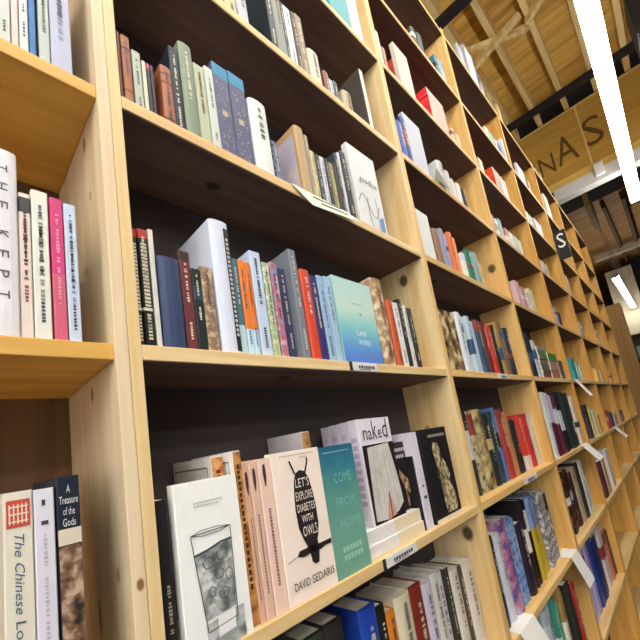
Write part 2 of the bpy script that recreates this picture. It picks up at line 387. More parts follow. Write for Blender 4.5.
CELLS={
(0,3):[('s',-0.119,-0.107,0.158,0.012,'c8ccc8',1),('s',-0.106,-0.099,0.173,0.012,'e0c8c0',1),('s',-0.098,-0.089,0.181,0.012,'d8dcd4',1),('s',-0.088,-0.081,0.193,0.012,'2a70b0',1),('s',-0.078,-0.066,0.203,0.012,'b8c4bc',1),('s',-0.065,-0.041,0.219,0.012,'b4b8d0',1)],
(0,4):[('s',-0.145,-0.134,0.212,0.012,'d8c8b0',1),('s',-0.133,-0.105,0.224,0.012,'e4e4ea',1),('s',-0.104,-0.093,0.178,0.012,'e6d8cc',1),('s',-0.092,-0.076,0.187,0.012,'e2e4d8',1),('s',-0.074,-0.061,0.184,0.012,'d03a78',1),('s',-0.06,-0.047,0.181,0.012,'c4d4ea',1)],
(0,5):[('s',-0.122,-0.099,0.23,0.012,'e0dccc',1),('s',-0.0982,-0.081,0.229,0.012,'dcdce8',1),('s',-0.079,-0.058,0.238,0.012,'1e2634',1)],
(1,1):[('f',0.662,0.768,0.223,0.012,'3a9aa0',1),('f',0.773,0.832,0.356,0.012,'e8e0c4',1)],
(1,2):[('s',0.247,0.276,0.112,0.012,'c8bc90',1),('s',0.279,0.307,0.144,0.012,'b8bcc0',1),('s',0.375,0.393,0.242,0.012,'2c3438',1),('s',0.3938,0.421,0.229,0.012,'848c80',1),('s',0.4218,0.434,0.194,0.012,'1c2430',1),('s',0.4348,0.457,0.193,0.012,'d8dce0',1),('s',0.461,0.475,0.198,0.012,'3a2c24',1),('s',0.4758,0.499,0.204,0.012,'8c7c5c',1),('s',0.524,0.567,0.147,0.03,'dcd4bc',1),('s',0.601,0.626,0.146,0.045,'7a4430',1),('s',0.6268,0.644,0.137,0.045,'c8ccc8',1),('s',0.648,0.666,0.145,0.045,'3c4858',1),('s',0.684,0.727,0.135,0.045,'b8a888',1),('s',0.753,0.773,0.234,0.012,'4a443e',1)],
(1,3):[('s',0.02,0.025,0.133,0.012,'5c3420',1),('s',0.026,0.039,0.13,0.012,'a8623e',1),('s',0.042,0.055,0.115,0.012,'b8c0b0',1),('s',0.057,0.063,0.105,0.012,'d8d4c0',1),('s',0.064,0.069,0.105,0.012,'2a2430',1),('s',0.0698,0.075,0.105,0.012,'24242c',1),('s',0.086,0.105,0.118,0.012,'a05c3c',1),('s',0.106,0.122,0.174,0.012,'1c2838',1),('s',0.124,0.149,0.197,0.012,'7c8c74',1),('s',0.151,0.172,0.173,0.012,'b4c0a0',1),('s',0.174,0.191,0.183,0.012,'ccd4cc',1),('s',0.1918,0.225,0.207,0.012,'56597c',1),('s',0.227,0.264,0.211,0.012,'56597c',1),('s',0.268,0.313,0.173,0.012,'dce2de',1),('s',0.337,0.353,0.125,0.03,'3a3c60',1),('s',0.395,0.423,0.183,0.012,'b8986c',1),('s',0.427,0.439,0.177,0.012,'9c8c78',1),('s',0.4398,0.453,0.141,0.012,'d0cc9c',1),('s',0.456,0.47,0.141,0.012,'3c3c40',1),('s',0.473,0.487,0.142,0.012,'ccd0dc',1),('s',0.491,0.501,0.145,0.012,'2c3034',1),('s',0.505,0.52,0.141,0.012,'8c8858',1),('s',0.524,0.531,0.15,0.012,'402c28',1),('s',0.535,0.546,0.185,0.012,'384048',1),('s',0.55,0.558,0.193,0.012,'d0d4dc',1),('s',0.562,0.582,0.205,0.012,'20242c',1),('f',0.599,0.723,0.251,0.012,'dfe2e2',1)],
(1,4):[('s',0.018,0.025,0.173,0.012,'1c1a18',1),('s',0.027,0.04,0.176,0.012,'1c1a18',1),('s',0.042,0.049,0.18,0.012,'dcdcd4',1),('s',0.051,0.083,0.14,0.012,'344468',1),('s',0.085,0.102,0.159,0.012,'6c3438',1),('s',0.103,0.118,0.134,0.012,'202c2c',1),('s',0.119,0.138,0.142,0.012,'c0a888',1),('s',0.142,0.178,0.232,0.012,'d4dcf0',1),('s',0.1788,0.19,0.172,0.012,'4c7888',1),('s',0.192,0.204,0.172,0.012,'e8843a',1),('s',0.2048,0.216,0.171,0.012,'e07c30',1),('s',0.219,0.242,0.198,0.012,'c4d4ec',1),('s',0.245,0.26,0.182,0.012,'d8d4b8',1),('s',0.263,0.279,0.187,0.012,'c8b4c8',1),('s',0.298,0.316,0.192,0.03,'3c4468',1),('s',0.3168,0.335,0.23,0.012,'7c828c',1),('s',0.338,0.363,0.191,0.012,'d04830',1),('s',0.366,0.386,0.185,0.012,'3c3470',1),('s',0.389,0.408,0.19,0.012,'98bcdc',1),('s',0.411,0.43,0.193,0.012,'a4c4e0',1),('f',0.436,0.576,0.202,0.012,'9cd0d0',1),('s',0.58,0.628,0.227,0.012,'a4805c',1),('s',0.637,0.665,0.179,0.012,'c86038',1),('s',0.67,0.694,0.179,0.012,'dfe0e4',1),('s',0.699,0.715,0.193,0.012,'303438',1),('s',0.72,0.735,0.179,0.012,'e0dcd4',1),('s',0.741,0.762,0.174,0.012,'38383c',1)],
(1,6):[('s',0.243,0.294,0.293,0.05,'3c4438',1),('s',0.2948,0.341,0.294,0.05,'34302c',1),('s',0.384,0.436,0.281,0.05,'2448b0',1),('s',0.4368,0.464,0.268,0.05,'20201c',1),('s',0.4648,0.494,0.246,0.05,'d88428',1),('s',0.497,0.554,0.261,0.05,'dcd4b8',1),('s',0.5548,0.604,0.26,0.05,'7c2c24',1),('s',0.6048,0.648,0.249,0.05,'ccc4d4',1),('s',0.6488,0.717,0.258,0.05,'ccccc4',2),('s',0.7178,0.741,0.246,0.05,'383430',1),('s',0.7418,0.783,0.233,0.05,'d0ccc0',1),('s',0.7838,0.809,0.229,0.05,'504840',1),('s',0.8098,0.864,0.228,0.05,'d8d0c4',1)],
(2,0):[('s',1.3,1.343,0.105,0.012,'3c4438',1),('s',1.352,1.407,0.116,0.012,'343c3c',1),('s',1.536,1.578,0.136,0.012,'4c7080',1),('s',1.589,1.633,0.141,0.012,'8ca0b0',1)],
(2,1):[('s',0.925,0.95,0.161,0.012,'d0d4c4',1),('s',0.963,0.982,0.12,0.012,'a87c60',1),('f',1.071,1.176,0.229,0.012,'ccc2b2',1),('K',1.1768,1.272,0.292,0.05,'c04434',5),('K',1.319,1.483,0.191,0.012,'d82c38',9),('s',1.531,1.575,0.105,0.02,'c8b090',1),('s',1.586,1.631,0.105,0.02,'c8a078',1)],
(2,2):[('s',0.934,0.973,0.151,0.012,'3858a8',1),('s',0.9738,1.007,0.191,0.012,'28407c',1),('f',1.0078,1.131,0.232,0.012,'b4bac8',1),('s',1.221,1.273,0.136,0.012,'c8ccc8',1),('s',1.282,1.328,0.119,0.012,'b8b8b4',1),('s',1.338,1.367,0.105,0.012,'d4c4b4',1),('s',1.387,1.427,0.105,0.012,'dcd8d4',1),('s',1.448,1.48,0.105,0.012,'30343c',1)],
(2,3):[('f',0.911,1.017,0.18,0.012,'dce0dc',1),('s',1.032,1.077,0.139,0.012,'8c6c5c',1),('s',1.085,1.149,0.157,0.012,'8c98b4',2),('s',1.157,1.227,0.166,0.012,'d8743c',2),('s',1.245,1.282,0.105,0.012,'dcdcd0',1),('s',1.292,1.351,0.131,0.012,'2c7860',1),('s',1.361,1.414,0.142,0.012,'84a8a4',1),('s',1.425,1.469,0.105,0.012,'c8a868',1)],
(2,4):[('f',0.911,1.045,0.204,0.012,'a48c64',1),('s',1.053,1.127,0.211,0.012,'d4dae4',2),('s',1.136,1.199,0.208,0.012,'b4c4d4',2),('s',1.209,1.257,0.203,0.012,'3c5068',1),('s',1.267,1.308,0.204,0.012,'6c2c30',1),('s',1.319,1.362,0.198,0.012,'c44030',1),('s',1.373,1.408,0.205,0.012,'2c2824',1),('s',1.419,1.455,0.224,0.012,'a88850',1),('s',1.467,1.504,0.23,0.012,'7c5c40',1),('s',1.517,1.57,0.21,0.012,'2c3848',1)],
(2,5):[('s',0.997,1.034,0.265,0.045,'343838',1),('s',1.043,1.082,0.263,0.045,'c0b890',1),('s',1.091,1.154,0.268,0.045,'a09050',1),('s',1.165,1.209,0.243,0.045,'282c2c',1),('s',1.221,1.257,0.255,0.045,'30404c',1),('s',1.268,1.293,0.268,0.045,'5070a8',1),('s',1.305,1.358,0.259,0.045,'a43c34',1),('s',1.372,1.413,0.248,0.045,'b07850',1),('s',1.427,1.501,0.213,0.045,'282826',2),('s',1.517,1.598,0.229,0.045,'c83c34',2),('s',1.615,1.686,0.228,0.045,'b82c30',2),('f',1.705,1.734,0.229,0.045,'d0ccb8',1)],
(2,6):[('s',0.911,0.943,0.264,0.035,'242428',1),('s',0.951,0.967,0.259,0.035,'c8ccdc',1),('s',0.976,1.002,0.252,0.035,'1c2430',1),('s',1.011,1.056,0.248,0.035,'c8ccd8',1),('s',1.066,1.125,0.275,0.035,'a8a4c0',1),('s',1.135,1.2,0.271,0.035,'3c64a8',2),('s',1.212,1.271,0.229,0.035,'2c2030',1),('s',1.283,1.347,0.294,0.035,'241c20',2),('s',1.36,1.474,0.285,0.035,'7c98c0',3),('s',1.489,1.638,0.285,0.035,'c8ccd4',4)],
(2,7):[('s',1.088,1.166,0.346,0.012,'3c6c98',2),('s',1.18,1.283,0.346,0.012,'a0b0b8',2),('s',1.299,1.365,0.341,0.012,'3c8878',2),('s',1.382,1.456,0.343,0.012,'9c7c48',2),('s',1.475,1.535,0.323,0.012,'283028',1),('s',1.556,1.622,0.302,0.012,'a83030',2)],
(3,-1):[('f',2.043,2.116,0.188,0.012,'c8ccd4',1),('f',2.192,2.339,0.3,0.012,'d4d8e6',1),('s',2.356,2.391,0.196,0.012,'7c88c0',1),('s',2.3918,2.427,0.156,0.012,'d0b8c0',1),('s',2.576,2.581,0.184,0.012,'b4a878',1)],
(3,0):[('s',2.188,2.238,0.105,0.012,'d4d4bc',1),('s',2.255,2.325,0.105,0.012,'7cb4b0',1),('s',2.343,2.398,0.105,0.012,'c4c4b4',1),('s',2.416,2.533,0.113,0.012,'3048a0',2),('s',2.553,2.581,0.22,0.012,'d0d4dc',1)],
(3,1):[('s',1.853,1.909,0.105,0.012,'c4bc88',1),('K',2.092,2.21,0.166,0.012,'e04c28',9),('s',2.228,2.264,0.163,0.012,'d4d4cc',1),('s',2.282,2.319,0.159,0.012,'d0d4cc',1)],
(3,2):[('s',1.813,1.842,0.115,0.012,'b88888',1),('s',1.856,1.901,0.108,0.012,'d8dce0',1),('s',1.916,1.963,0.129,0.012,'84b4b0',1),('s',2.011,2.06,0.105,0.012,'c87c70',1),('s',2.077,2.147,0.105,0.012,'d4d4cc',1),('s',2.165,2.22,0.105,0.012,'c0c8b8',1),('s',2.239,2.297,0.105,0.012,'d0d4c4',1)],
(3,3):[('s',1.919,1.986,0.143,0.012,'d4b4b8',1),('s',2.004,2.075,0.127,0.012,'c898a4',1),('s',2.094,2.151,0.11,0.012,'d8c8c4',1),('s',2.17,2.251,0.15,0.012,'d8d0b0',1)],
(3,4):[('s',1.858,1.911,0.231,0.012,'282c34',1),('s',1.929,1.984,0.196,0.012,'c4ccdc',1),('k',2.022,2.187,0.178,0.012,'5c5438',7),('k',2.21,2.399,0.153,0.012,'a4a034',3),('k',2.425,2.531,0.119,0.012,'c08c84',2)],
(3,5):[('s',1.866,1.905,0.317,0.012,'d0d8d8',1),('s',1.925,2.01,0.312,0.012,'bcb0cc',2),('s',2.032,2.077,0.295,0.012,'68283c',1),('s',2.1,2.223,0.316,0.012,'1c2828',2),('s',2.249,2.444,0.315,0.012,'203030',4),('s',2.474,2.536,0.288,0.012,'d8c8b0',1)],
(3,6):[('s',1.941,2.14,0.292,0.035,'201c20',4),('s',2.168,2.224,0.277,0.035,'a89880',1),('s',2.253,2.313,0.291,0.035,'302c28',1),('s',2.344,2.474,0.289,0.035,'c8ccd0',2)],
(3,7):[('s',1.913,2.06,0.338,0.035,'b0b0d0',3),('s',2.092,2.192,0.31,0.035,'2c4488',2),('s',2.1928,2.301,0.297,0.035,'24386c',2),('s',2.339,2.419,0.277,0.035,'d4c4c4',1),('s',2.46,2.547,0.266,0.035,'c07c64',2),('s',2.5478,2.581,0.243,0.035,'3c2024',1)],
(4,-1):[('s',2.718,2.782,0.173,0.012,'c8b480',1)],
(4,0):[('f',2.838,3.011,0.17,0.012,'ccc8cc',1),('s',3.09,3.145,0.133,0.012,'b09070',1)],
(4,1):[('s',2.696,2.744,0.105,0.012,'d8dcd0',1),('s',2.768,2.842,0.105,0.012,'a8b89c',1),('f',2.919,3.113,0.129,0.012,'d0ccd0',1)],
(4,2):[('s',2.648,2.723,0.105,0.012,'d8a090',1),('s',2.749,2.828,0.105,0.012,'d4c0b4',1),('s',2.855,2.911,0.105,0.012,'b8bcb0',1)],
(4,3):[('s',2.623,2.703,0.124,0.012,'b8c0d4',1),('s',2.731,2.788,0.121,0.012,'a8a4b8',1),('s',2.817,2.876,0.106,0.012,'3c4058',1)],
(4,4):[('s',2.799,2.899,0.154,0.012,'3c9c9c',1),('s',2.933,3.005,0.133,0.012,'a8c4c0',1),('s',3.041,3.117,0.105,0.012,'e0d8b0',1)],
(4,5):[('s',2.811,2.888,0.223,0.012,'483c44',1),('s',2.928,3.01,0.198,0.012,'e0cc8c',1),('s',3.053,3.141,0.179,0.012,'d8d0b0',1),('s',3.186,3.281,0.136,0.012,'d0b060',1)],
(4,6):[('s',2.756,2.845,0.224,0.012,'5c3044',1),('s',2.891,3.037,0.231,0.012,'b8a080',2),('s',3.089,3.197,0.26,0.012,'d0ccc4',1)],
(5,-1):[('s',3.626,3.724,0.105,0.012,'c8a470',1),('s',3.826,3.897,0.122,0.012,'c0a880',1)],
(5,0):[('f',3.673,3.817,0.262,0.012,'d4c8b4',1)],
(5,1):[('s',3.638,3.714,0.134,0.012,'d8dcd8',1),('s',3.752,3.872,0.149,0.012,'ccc4bc',2)],
(5,2):[('s',3.462,3.497,0.199,0.012,'c8c0c4',1),('s',3.535,3.653,0.19,0.012,'d8c8b8',1)],
(5,3):[('s',3.515,3.6,0.144,0.012,'c0c8d4',1),('s',3.644,3.689,0.144,0.012,'8c94a8',1)],
(5,4):[('s',3.745,3.908,0.122,0.012,'f0c070',2),('s',3.965,4.083,0.105,0.012,'d8c498',1)],
(5,5):[('s',3.655,3.775,0.153,0.012,'a83c3c',2),('s',3.838,3.969,0.128,0.012,'4c4468',2),('s',4.037,4.181,0.105,0.012,'b8a8b0',2)],
(6,1):[('s',4.307,4.369,0.116,0.012,'d0d4dc',1)],
(6,2):[('f',4.307,4.408,0.226,0.012,'dcd8d4',1)],
(6,3):[('s',4.49,4.619,0.172,0.012,'d8d4cc',2)],
(6,4):[('s',4.55,4.7,0.113,0.012,'e8b870',2)],
(6,5):[('s',4.334,4.497,0.144,0.012,'c89888',2),('s',4.582,4.671,0.114,0.012,'6c5c80',1)],
(7,4):[('s',5.303,5.501,0.114,0.012,'d4b890',2)],
}
# 326 [('s', -0.126, -0.123, 0.232, 0.012, 'c0a0b8', 1)]


# things the photo shows on particular books: bands, titles, pictures, readable words
BAND = {
    (1, 4, 0): [(.93, 1, 'b84038'), (.30, .325, 'd8d4cc')], (1, 4, 1): [(.92, 1, 'c04038'), (.30, .325, 'd8d4cc')],
    (1, 4, 9): [(0, .27, 'bcdcec')], (1, 4, 10): [(0, .27, 'b4d8ec')], (1, 4, 8): [(0, .3, 'c0d8e0')],
    (1, 4, 4): [(.9, 1, '402c2c')], (1, 4, 5): [(.62, .78, '32485c')],
    (1, 3, 4): [(.9, 1, 'b84070')], (1, 3, 1): [(.8, .83, '7a3c24'), (.2, .23, '7a3c24')], (1, 3, 6): [(.85, .88, '5a2c1c'), (.7, .73, '5a2c1c'), (.1, .14, '5a2c1c')],
    (3, 5, 1): [(0, .52, '5a2038')], (2, 6, 8): [(0, .62, 'b8a030')],
    (0, 4, 4): [(.0, .45, 'd0607c')], (0, 4, 2): [(.86, .97, '38383c')],
    (2, 5, 9): [(0, .25, 'd8c8c0')], (2, 5, 10): [(0, .3, 'c83030')],
}
PIC = {(1, 4, 6): ('c8b090', '7c6450', 'd0b898'), (1, 4, 21): ('8a6a4a', 'b0906c', 'd8c8ac'), (1, 4, 12): ('d8d4b8', '9cb484', 'e4e0d0'), (1, 4, 13): ('c8b4c8', 'b06070', '8c98c0'),
       (1, 3, 14): ('3a3c60', '8088a8', '20202c'), (2, 4, 0): ('2c2018', '8c7448', 'd8c89c'), (2, 5, 1): ('302c28', 'c0b890', '8c6c50'), (2, 5, 2): ('302c28', '9c8c60', 'c0b070'),
       (2, 6, 9): ('c8ccd4', '5c5450', 'd8d8d8'), (2, 6, 4): ('a8a4c0', 'b06080', '3c4c90'), (2, 6, 5): ('2850a0', '80a8d8', '304880'), (3, 6, 0): ('1c1a1c', '201c20', '8c4428')}
LIGHT_TITLE = {'black', 'charcoal', 'near-black', 'dark blue', 'navy', 'dark green', 'maroon', 'brown', 'dark brown', 'red', 'blue', 'slate blue', 'purple', 'teal', 'green', 'dark purple', 'olive'}
NAMED = {
    (0, 4, 1): 'large white book with wide-spaced letters down its spine, leftmost bookcase',
    (0, 4, 4): 'magenta-spined book between a pale green and a pale blue one, leftmost bookcase',
    (0, 3, 3): 'bright blue thin book on the upper left shelf of the leftmost bookcase',
    (0, 5, 0): 'cream book with a red seal and handwritten blue title, lower left',
    (0, 5, 1): 'plain pale lavender book between the red-seal book and the dark one',
    (0, 5, 2): 'dark navy book with white title, cream band and picture on its spine',
    (1, 4, 7): 'large white book standing forward with a black strip beside its spine',
    (1, 4, 20): 'sea-blue face-out book fading from pale green to blue, with white title',
    (1, 3, 26): 'white face-out book with black script title and line drawing',
}
BOOKS = {}
def add_cell(cell, L):
    i, r = cell; z = ROW[r] + Z0; items = []
    group = 'books %s, %s' % (LEVEL[r], CASE[i])
    for idx, (m, x0, x1, h, s, c, n) in enumerate(L):
        if m == 's' and n > 1:
            w = (x1 - x0) / n
            for k in range(n):
                v = random.uniform(-.1, .1); rr, g, b = [min(1, max(0, int(c[j:j + 2], 16) / 255 + v * (k > 0) + random.uniform(-.05, .05) * (k > 0))) for j in (0, 2, 4)]
                c2 = '%02x%02x%02x' % (int(rr * 255), int(g * 255), int(b * 255)) if k else c
                items.append((idx, 's', x0 + w * k + .0004, x0 + w * (k + 1) - .0004, max(.1, h * (1 - (random.uniform(0, .1) if k else 0))), s + (random.uniform(0, .01) if k else 0), c2))
        elif m == 'K' or m == 'k':
            hh = h / n
            for k in range(n):
                dx = random.uniform(-.003, .003); wx = x1 - x0
                dd = min(.2, DEPTH - .02 - s - .006)
                ms = random.uniform(-.04, .04)
                rr, g, b = [min(1, max(0, int(c[j:j + 2], 16) / 255 + ms)) for j in (0, 2, 4)]
                if m == 'k': rr, g, b = colorsys.hsv_to_rgb((colorsys.rgb_to_hsv(rr, g, b)[0] + random.uniform(-.15, .15)) % 1, random.uniform(.1, .5), random.uniform(.25, .7))
                c2 = '%02x%02x%02x' % tuple(int(q * 255) for q in (rr, g, b))
                bk = Book((0, 0, 0), hh - .0014, dd if m == 'K' else wx, wx if m == 'K' else dd, c2, parts=i < 4, yaw=0)
                o = bk.root
                if m == 'K':      # spine towards -x, pages towards the aisle
                    R_ = Matrix(((0, 1, 0), (0, 0, -1), (1, 0, 0))).transposed()
                    Mx = Matrix(((0, 1, 0, 0), (0, 0, -1, 0), (-1, 0, 0, 0), (0, 0, 0, 1)))
                    # local y -> +x, local z -> -y , local x -> -z  (proper rotation)
                    M = Matrix(((0, 1, 0, x0 + dx), (0, 0, -1, s + dd), (-1, 0, 0, z + hh * (k + .5)), (0, 0, 0, 1)))
                else:             # spine towards the aisle
                    M = Matrix(((0, 0, -1, x1 + dx), (0, 1, 0, s + abs(dx)), (1, 0, 0, z + hh * (k + .5)), (0, 0, 0, 1)))
                o.matrix_basis = M
                tag(o, book_label(cell, 0, colour(c2), .02, None, 0, '%s from bottom of the %s stack' % (ORD[k], {'d82c38': 'red', 'c04434': 'brick-red', 'e04c28': 'orange'}.get(c, 'patterned' if h > .16 else 'mixed' if n == 3 else 'small'))), 'book', group)
        else: items.append((idx, m, x0, x1, h, s, c))
    prev = None
    order = sorted(items, key=lambda t: t[2])
    for k, (idx, m, x0, x1, h, s, c) in enumerate(order):
        key = (i, r, idx); face = m == 'f'
        t = .018 if face else x1 - x0
        if face: t = min(t, .018)
        d = (x1 - x0) if face else min(max(.11, h * random.uniform(.62, .72)), DEPTH - .018 - s)
        hard = (t > .024 and not face and i < 3 and key not in ((1, 3, 11), (1, 3, 12))) or key in ((1, 3, 6), (1, 3, 1))
        band = BAND.get(key, [])
        if not band and i >= 2 and not face and random.random() < .4:
            a = random.uniform(.2, .8); v = random.choice(['e0dcd0', '2c2c30', 'b8a070', '8c4038', '40587c', 'c8ccd4'])
            band = [(a, min(.99, a + random.uniform(.1, .35)), v)]
        cv = blotch(*PIC[key], scale=50 if i == 1 else 30) if key in PIC and (idx == key[2]) else None
        bk = Book((x0 if face else (x0 + x1) / 2, s, z), t, h, d, c, face, band, hard, parts=i < 3, cover=cv)
        cn = colour(c)
        lab = NAMED.get(key) or book_label(cell, k, cn, t, prev, face, '')
        if key in NAMED: USED.add(lab)
        tag(bk.root, lab, 'book', group)
        prev = cn
        BOOKS.setdefault(key, bk)
        if i < 3 and not face and key not in NAMED and x1 - x0 > .0075 and key not in ((1, 4, 3), (1, 3, 11), (1, 3, 12), (1, 3, 15), (1, 2, 13)):
            tc = 'd8d0b8' if cn in LIGHT_TITLE else random.choice(['3a3a40', '5c4c40', '40506c', '74403c'])
            if i < 2 or random.random() < .6: spine_title(bk, tc, random.uniform(.06, .14), random.uniform(.5, .66))
            if i < 2 and random.random() < .6: spine_name(bk, tc, random.uniform(.7, .78), random.uniform(.86, .94))
for cell in sorted(CELLS): add_cell(cell, CELLS[cell])

b = BOOKS[(1, 2, 13)]
bm = bmesh.new(); rect(bm, -.9, .9, .001, b.h - .001, b.fs); b.part('white_spine', bm, mat('e6e2d6'))
b = BOOKS[(1, 3, 15)]
bm = bmesh.new(); box(bm, -b.t / 2 - .0008, -b.t / 2 - .0001, .008, b.d, 0, b.h * .9); b.part('side_cover', bm, blotch('b0acc4', 'bcb4c4', 'd0c4b4', 14))
# ---- readable and pictured books --------------------------------------------
def letters(bk, strings, col, fmap, name='title_lettering'):
    bm = bmesh.new()
    for sx in strings: write(bm, *sx[:5], fmap, *(sx[5:]))
    return bk.part(name, bm, mat(col, .5))

b = BOOKS[(0, 4, 1)]
letters(b, [(ch, .020 + .0235 * k, .029 + .0235 * k, -.38, .38) for k, ch in enumerate('THE')] + [(ch, .103 + .0235 * k, .112 + .0235 * k, -.38, .38) for k, ch in enumerate('KEPT')], '54545c', b.fr)
b = BOOKS[(0, 4, 2)]; letters(b, [('THE RED', .03, .10, -.5, .5)], 'a04040', b.fr) if False else spine_title(b, '90504c', .2, .8, wd=.5)
for k in ((0, 4, 3), (0, 4, 4), (0, 4, 5), (0, 3, 4), (0, 3, 5)):
    spine_title(BOOKS[k], {3: '8c9c8c', 4: 'e890b4' if k[1] == 4 else '66706c', 5: '8c9cb8'}[k[2]], .12, .75, wd=.4)
b = BOOKS[(0, 5, 0)]
letters(b, [('The Chinese', .038, .112, -.30, .36, .05), ('Love', .119, .150, -.30, .36, .05)], '4a6080', b.fr)
bm = bmesh.new(); rect(bm, -.8, .8, b.h - .034, b.h - .008, b.fs)
sl = b.part('red_seal', bm, mat('c8503c'))
bm = bmesh.new()
for k in range(5):
    u = -.64 + .28 * k
    poly(bm, [(u, b.h - .031), (u + .1, b.h - .031), (u + .1, b.h - .012), (u, b.h - .012)], lambda p, q: (b.fs(p, q)[0], b.fs(p, q)[1] - .0004, q))
for v in (.014, .021, .028):
    poly(bm, [(-.66, b.h - v - .0012), (.66, b.h - v - .0012), (.66, b.h - v), (-.66, b.h - v)], lambda p, q: (b.fs(p, q)[0], b.fs(p, q)[1] - .0005, q))
build('seal_marks', bm, mat('ecdcc4'), sl)
b = BOOKS[(0, 5, 1)]
bm = bmesh.new(); rect(bm, -.25, .1, b.h - .017, b.h - .011, b.fs); rect(bm, -.35, .35, b.h - .036, b.h - .032, b.fs); b.part('publisher_mark', bm, mat('40404c'))
spine_title(b, 'b8b8c8', .2, .7, wd=.25)
b = BOOKS[(0, 5, 2)]
bm = bmesh.new()
for k, (tx, w) in enumerate((('A', .16), ('Treasure', .8), ('of the', .5), ('Gods', .55))):
    write(bm, tx, -w, w, b.h - .017 - .0115 * k, b.h - .009 - .0115 * k, b.fs)
b.part('title_lettering', bm, mat('dcdce4'))
bm = bmesh.new(); rect(bm, -.98, .98, b.h - .070, b.h - .054, b.fs); b.part('cream_band', bm, mat('d8d0bc'))
bm = bmesh.new(); rect(bm, -.94, .94, .02, b.h - .071, b.fs); b.part('spine_picture', bm, blotch('2c2420', '80604c', 'c0a890', 70))

for k, w in (((1, 4, 0), .55), ((1, 4, 1), .6)):
    b = BOOKS[k]; bm = bmesh.new()
    u = .022
    while u < .115:
        rectw = random.uniform(.003, .0045)
        put(bm, [(u, -w), (u + rectw, -w), (u + rectw, w), (u, w)], [(0, 1, 2, 3)], b.fr); u += rectw + .0016
    u = .128
    while u < .165:
        put(bm, [(u, -.4), (u + .003, -.4), (u + .003, .4), (u, .4)], [(0, 1, 2, 3)], b.fr); u += .0048
    b.part('title_lettering', bm, mat('d8d0b4'))
b = BOOKS[(1, 4, 7)]
bm = bmesh.new(); rect(bm, .30, .86, .004, b.h - .012, b.fs); bd = b.part('spine_strip', bm, mat('242424'))
bm = bmesh.new(); u = .03
while u < .2:
    put(bm, [(u, .42), (u + .005, .42), (u + .005, .72), (u, .72)], [(0, 1, 2, 3)], lambda p, q: (b.fr(p, q)[0], b.fr(p, q)[1] - .0004, b.fr(p, q)[2])); u += .008
build('title_lettering', bm, mat('c8c8c8'), bd)

def cover_front(bk, m, u0=0.0, u1=None, v0=0.0, v1=None, name='cover_print'):
    bm = bmesh.new(); rect(bm, u0, u1 or bk.d, v0, v1 or bk.h, bk.fc)
    return bk.part(name, bm, m)
def above(bk, e=.0006): return lambda u, v: (bk.t / 2 + .0005 + e, u, v)

b = BOOKS[(1, 4, 20)]
cover_front(b, grad([(.0, '5878d8'), (.2, '64a0dc'), (.42, '88ccd0'), (.65, 'c8e4d8'), (1, 'b4dcd8')], b.h, noise=.02))
bm = bmesh.new(); w = b.d
write(bm, 'LAST', .40 * w, .66 * w, .33 * b.h, .38 * b.h, above(b)); write(bm, 'WORDS', .40 * w, .72 * w, .22 * b.h, .28 * b.h, above(b))
b.part('title_lettering', bm, mat('eef4f4'))
bm = bmesh.new()
for k in range(14):
    rect(bm, w * (.42 + .026 * k), w * (.435 + .026 * k), .09 * b.h, .115 * b.h, above(b))
b.part('author_lettering', bm, mat('8c8cb8'))
bm = bmesh.new()
stroke(bm, [(w * .38, b.h * .70), (w * .5, b.h * .715), (w * .66, b.h * .70)], .002, above(b)); poly(bm, [(w * .55, b.h * .57), (w * .6, b.h * .57), (w * .6, b.h * .61), (w * .55, b.h * .60)], above(b))
b.part('cover_drawing', bm, mat('90a8c0'))
b = BOOKS[(1, 3, 26)]; w, h = b.d, b.h
bm = bmesh.new(); write(bm, 'goodbye', .22 * w, .86 * w, .55 * h, .66 * h, above(b), .1); b.part('title_lettering', bm, mat('3c3c44'))
bm = bmesh.new()
stroke(bm, [(w * (.08 + .75 * k / 16), h * (.30 + .12 * math.sin(k * .42))) for k in range(17)], .0022, above(b))
stroke(bm, [(w * .42, h * .4), (w * .40, h * .25), (w * .44, h * .06)], .0025, above(b)); stroke(bm, [(w * .72, h * .45), (w * .74, h * .3), (w * .7, h * .05)], .002, above(b))
b.part('cover_drawing', bm, mat('34343c'))
bm = bmesh.new(); poly(bm, [(w * .74, h * .04), (w * .92, h * .04), (w * .93, h * .24), (w * .76, h * .2)], above(b)); b.part('cover_patch', bm, mat('6c94d0'))
for k in ((1, 3, 11), (1, 3, 12)):
    if k in BOOKS and not BOOKS[k].face:
        b = BOOKS[k]; h = b.h
        bm = bmesh.new(); rect(bm, -.98, .98, h * .86, h * .995, b.fs); b.part('spine_band', bm, mat('3c8cb4'))
        bm = bmesh.new()
        for q in range(60):
            u, v = random.uniform(-.75, .75), random.uniform(.06, .8) * h; e = .0009
            rect(bm, u - .05, u + .05, v - e, v + e, b.fs)
        rect(bm, -.35, .3, h * .44, h * .5, b.fs)
        b.part('star_speckles', bm, mat('c8b890'))
# ---- the owl-cover row of the second bookcase, built book by book -------------
ZR = ROW[5] + Z0; G5 = 'books owl-cover row, second bookcase'
def one(label, *a, **k):
    bk = Book(*a, **k); tag(bk.root, label, 'book', G5); USED.add(label); return bk
bb = one('black paperback squeezed between the upright and the glass-cover book', (.0265, .008, ZR), .0135, .193, .125, '242224')
spine_title(bb, 'a8988c', .5, .92, wd=.45)
bb = one('thin black paperback behind the glass-cover book, showing its brown edge', (.0365, .03, ZR), .005, .19, .12, '4c3c30')
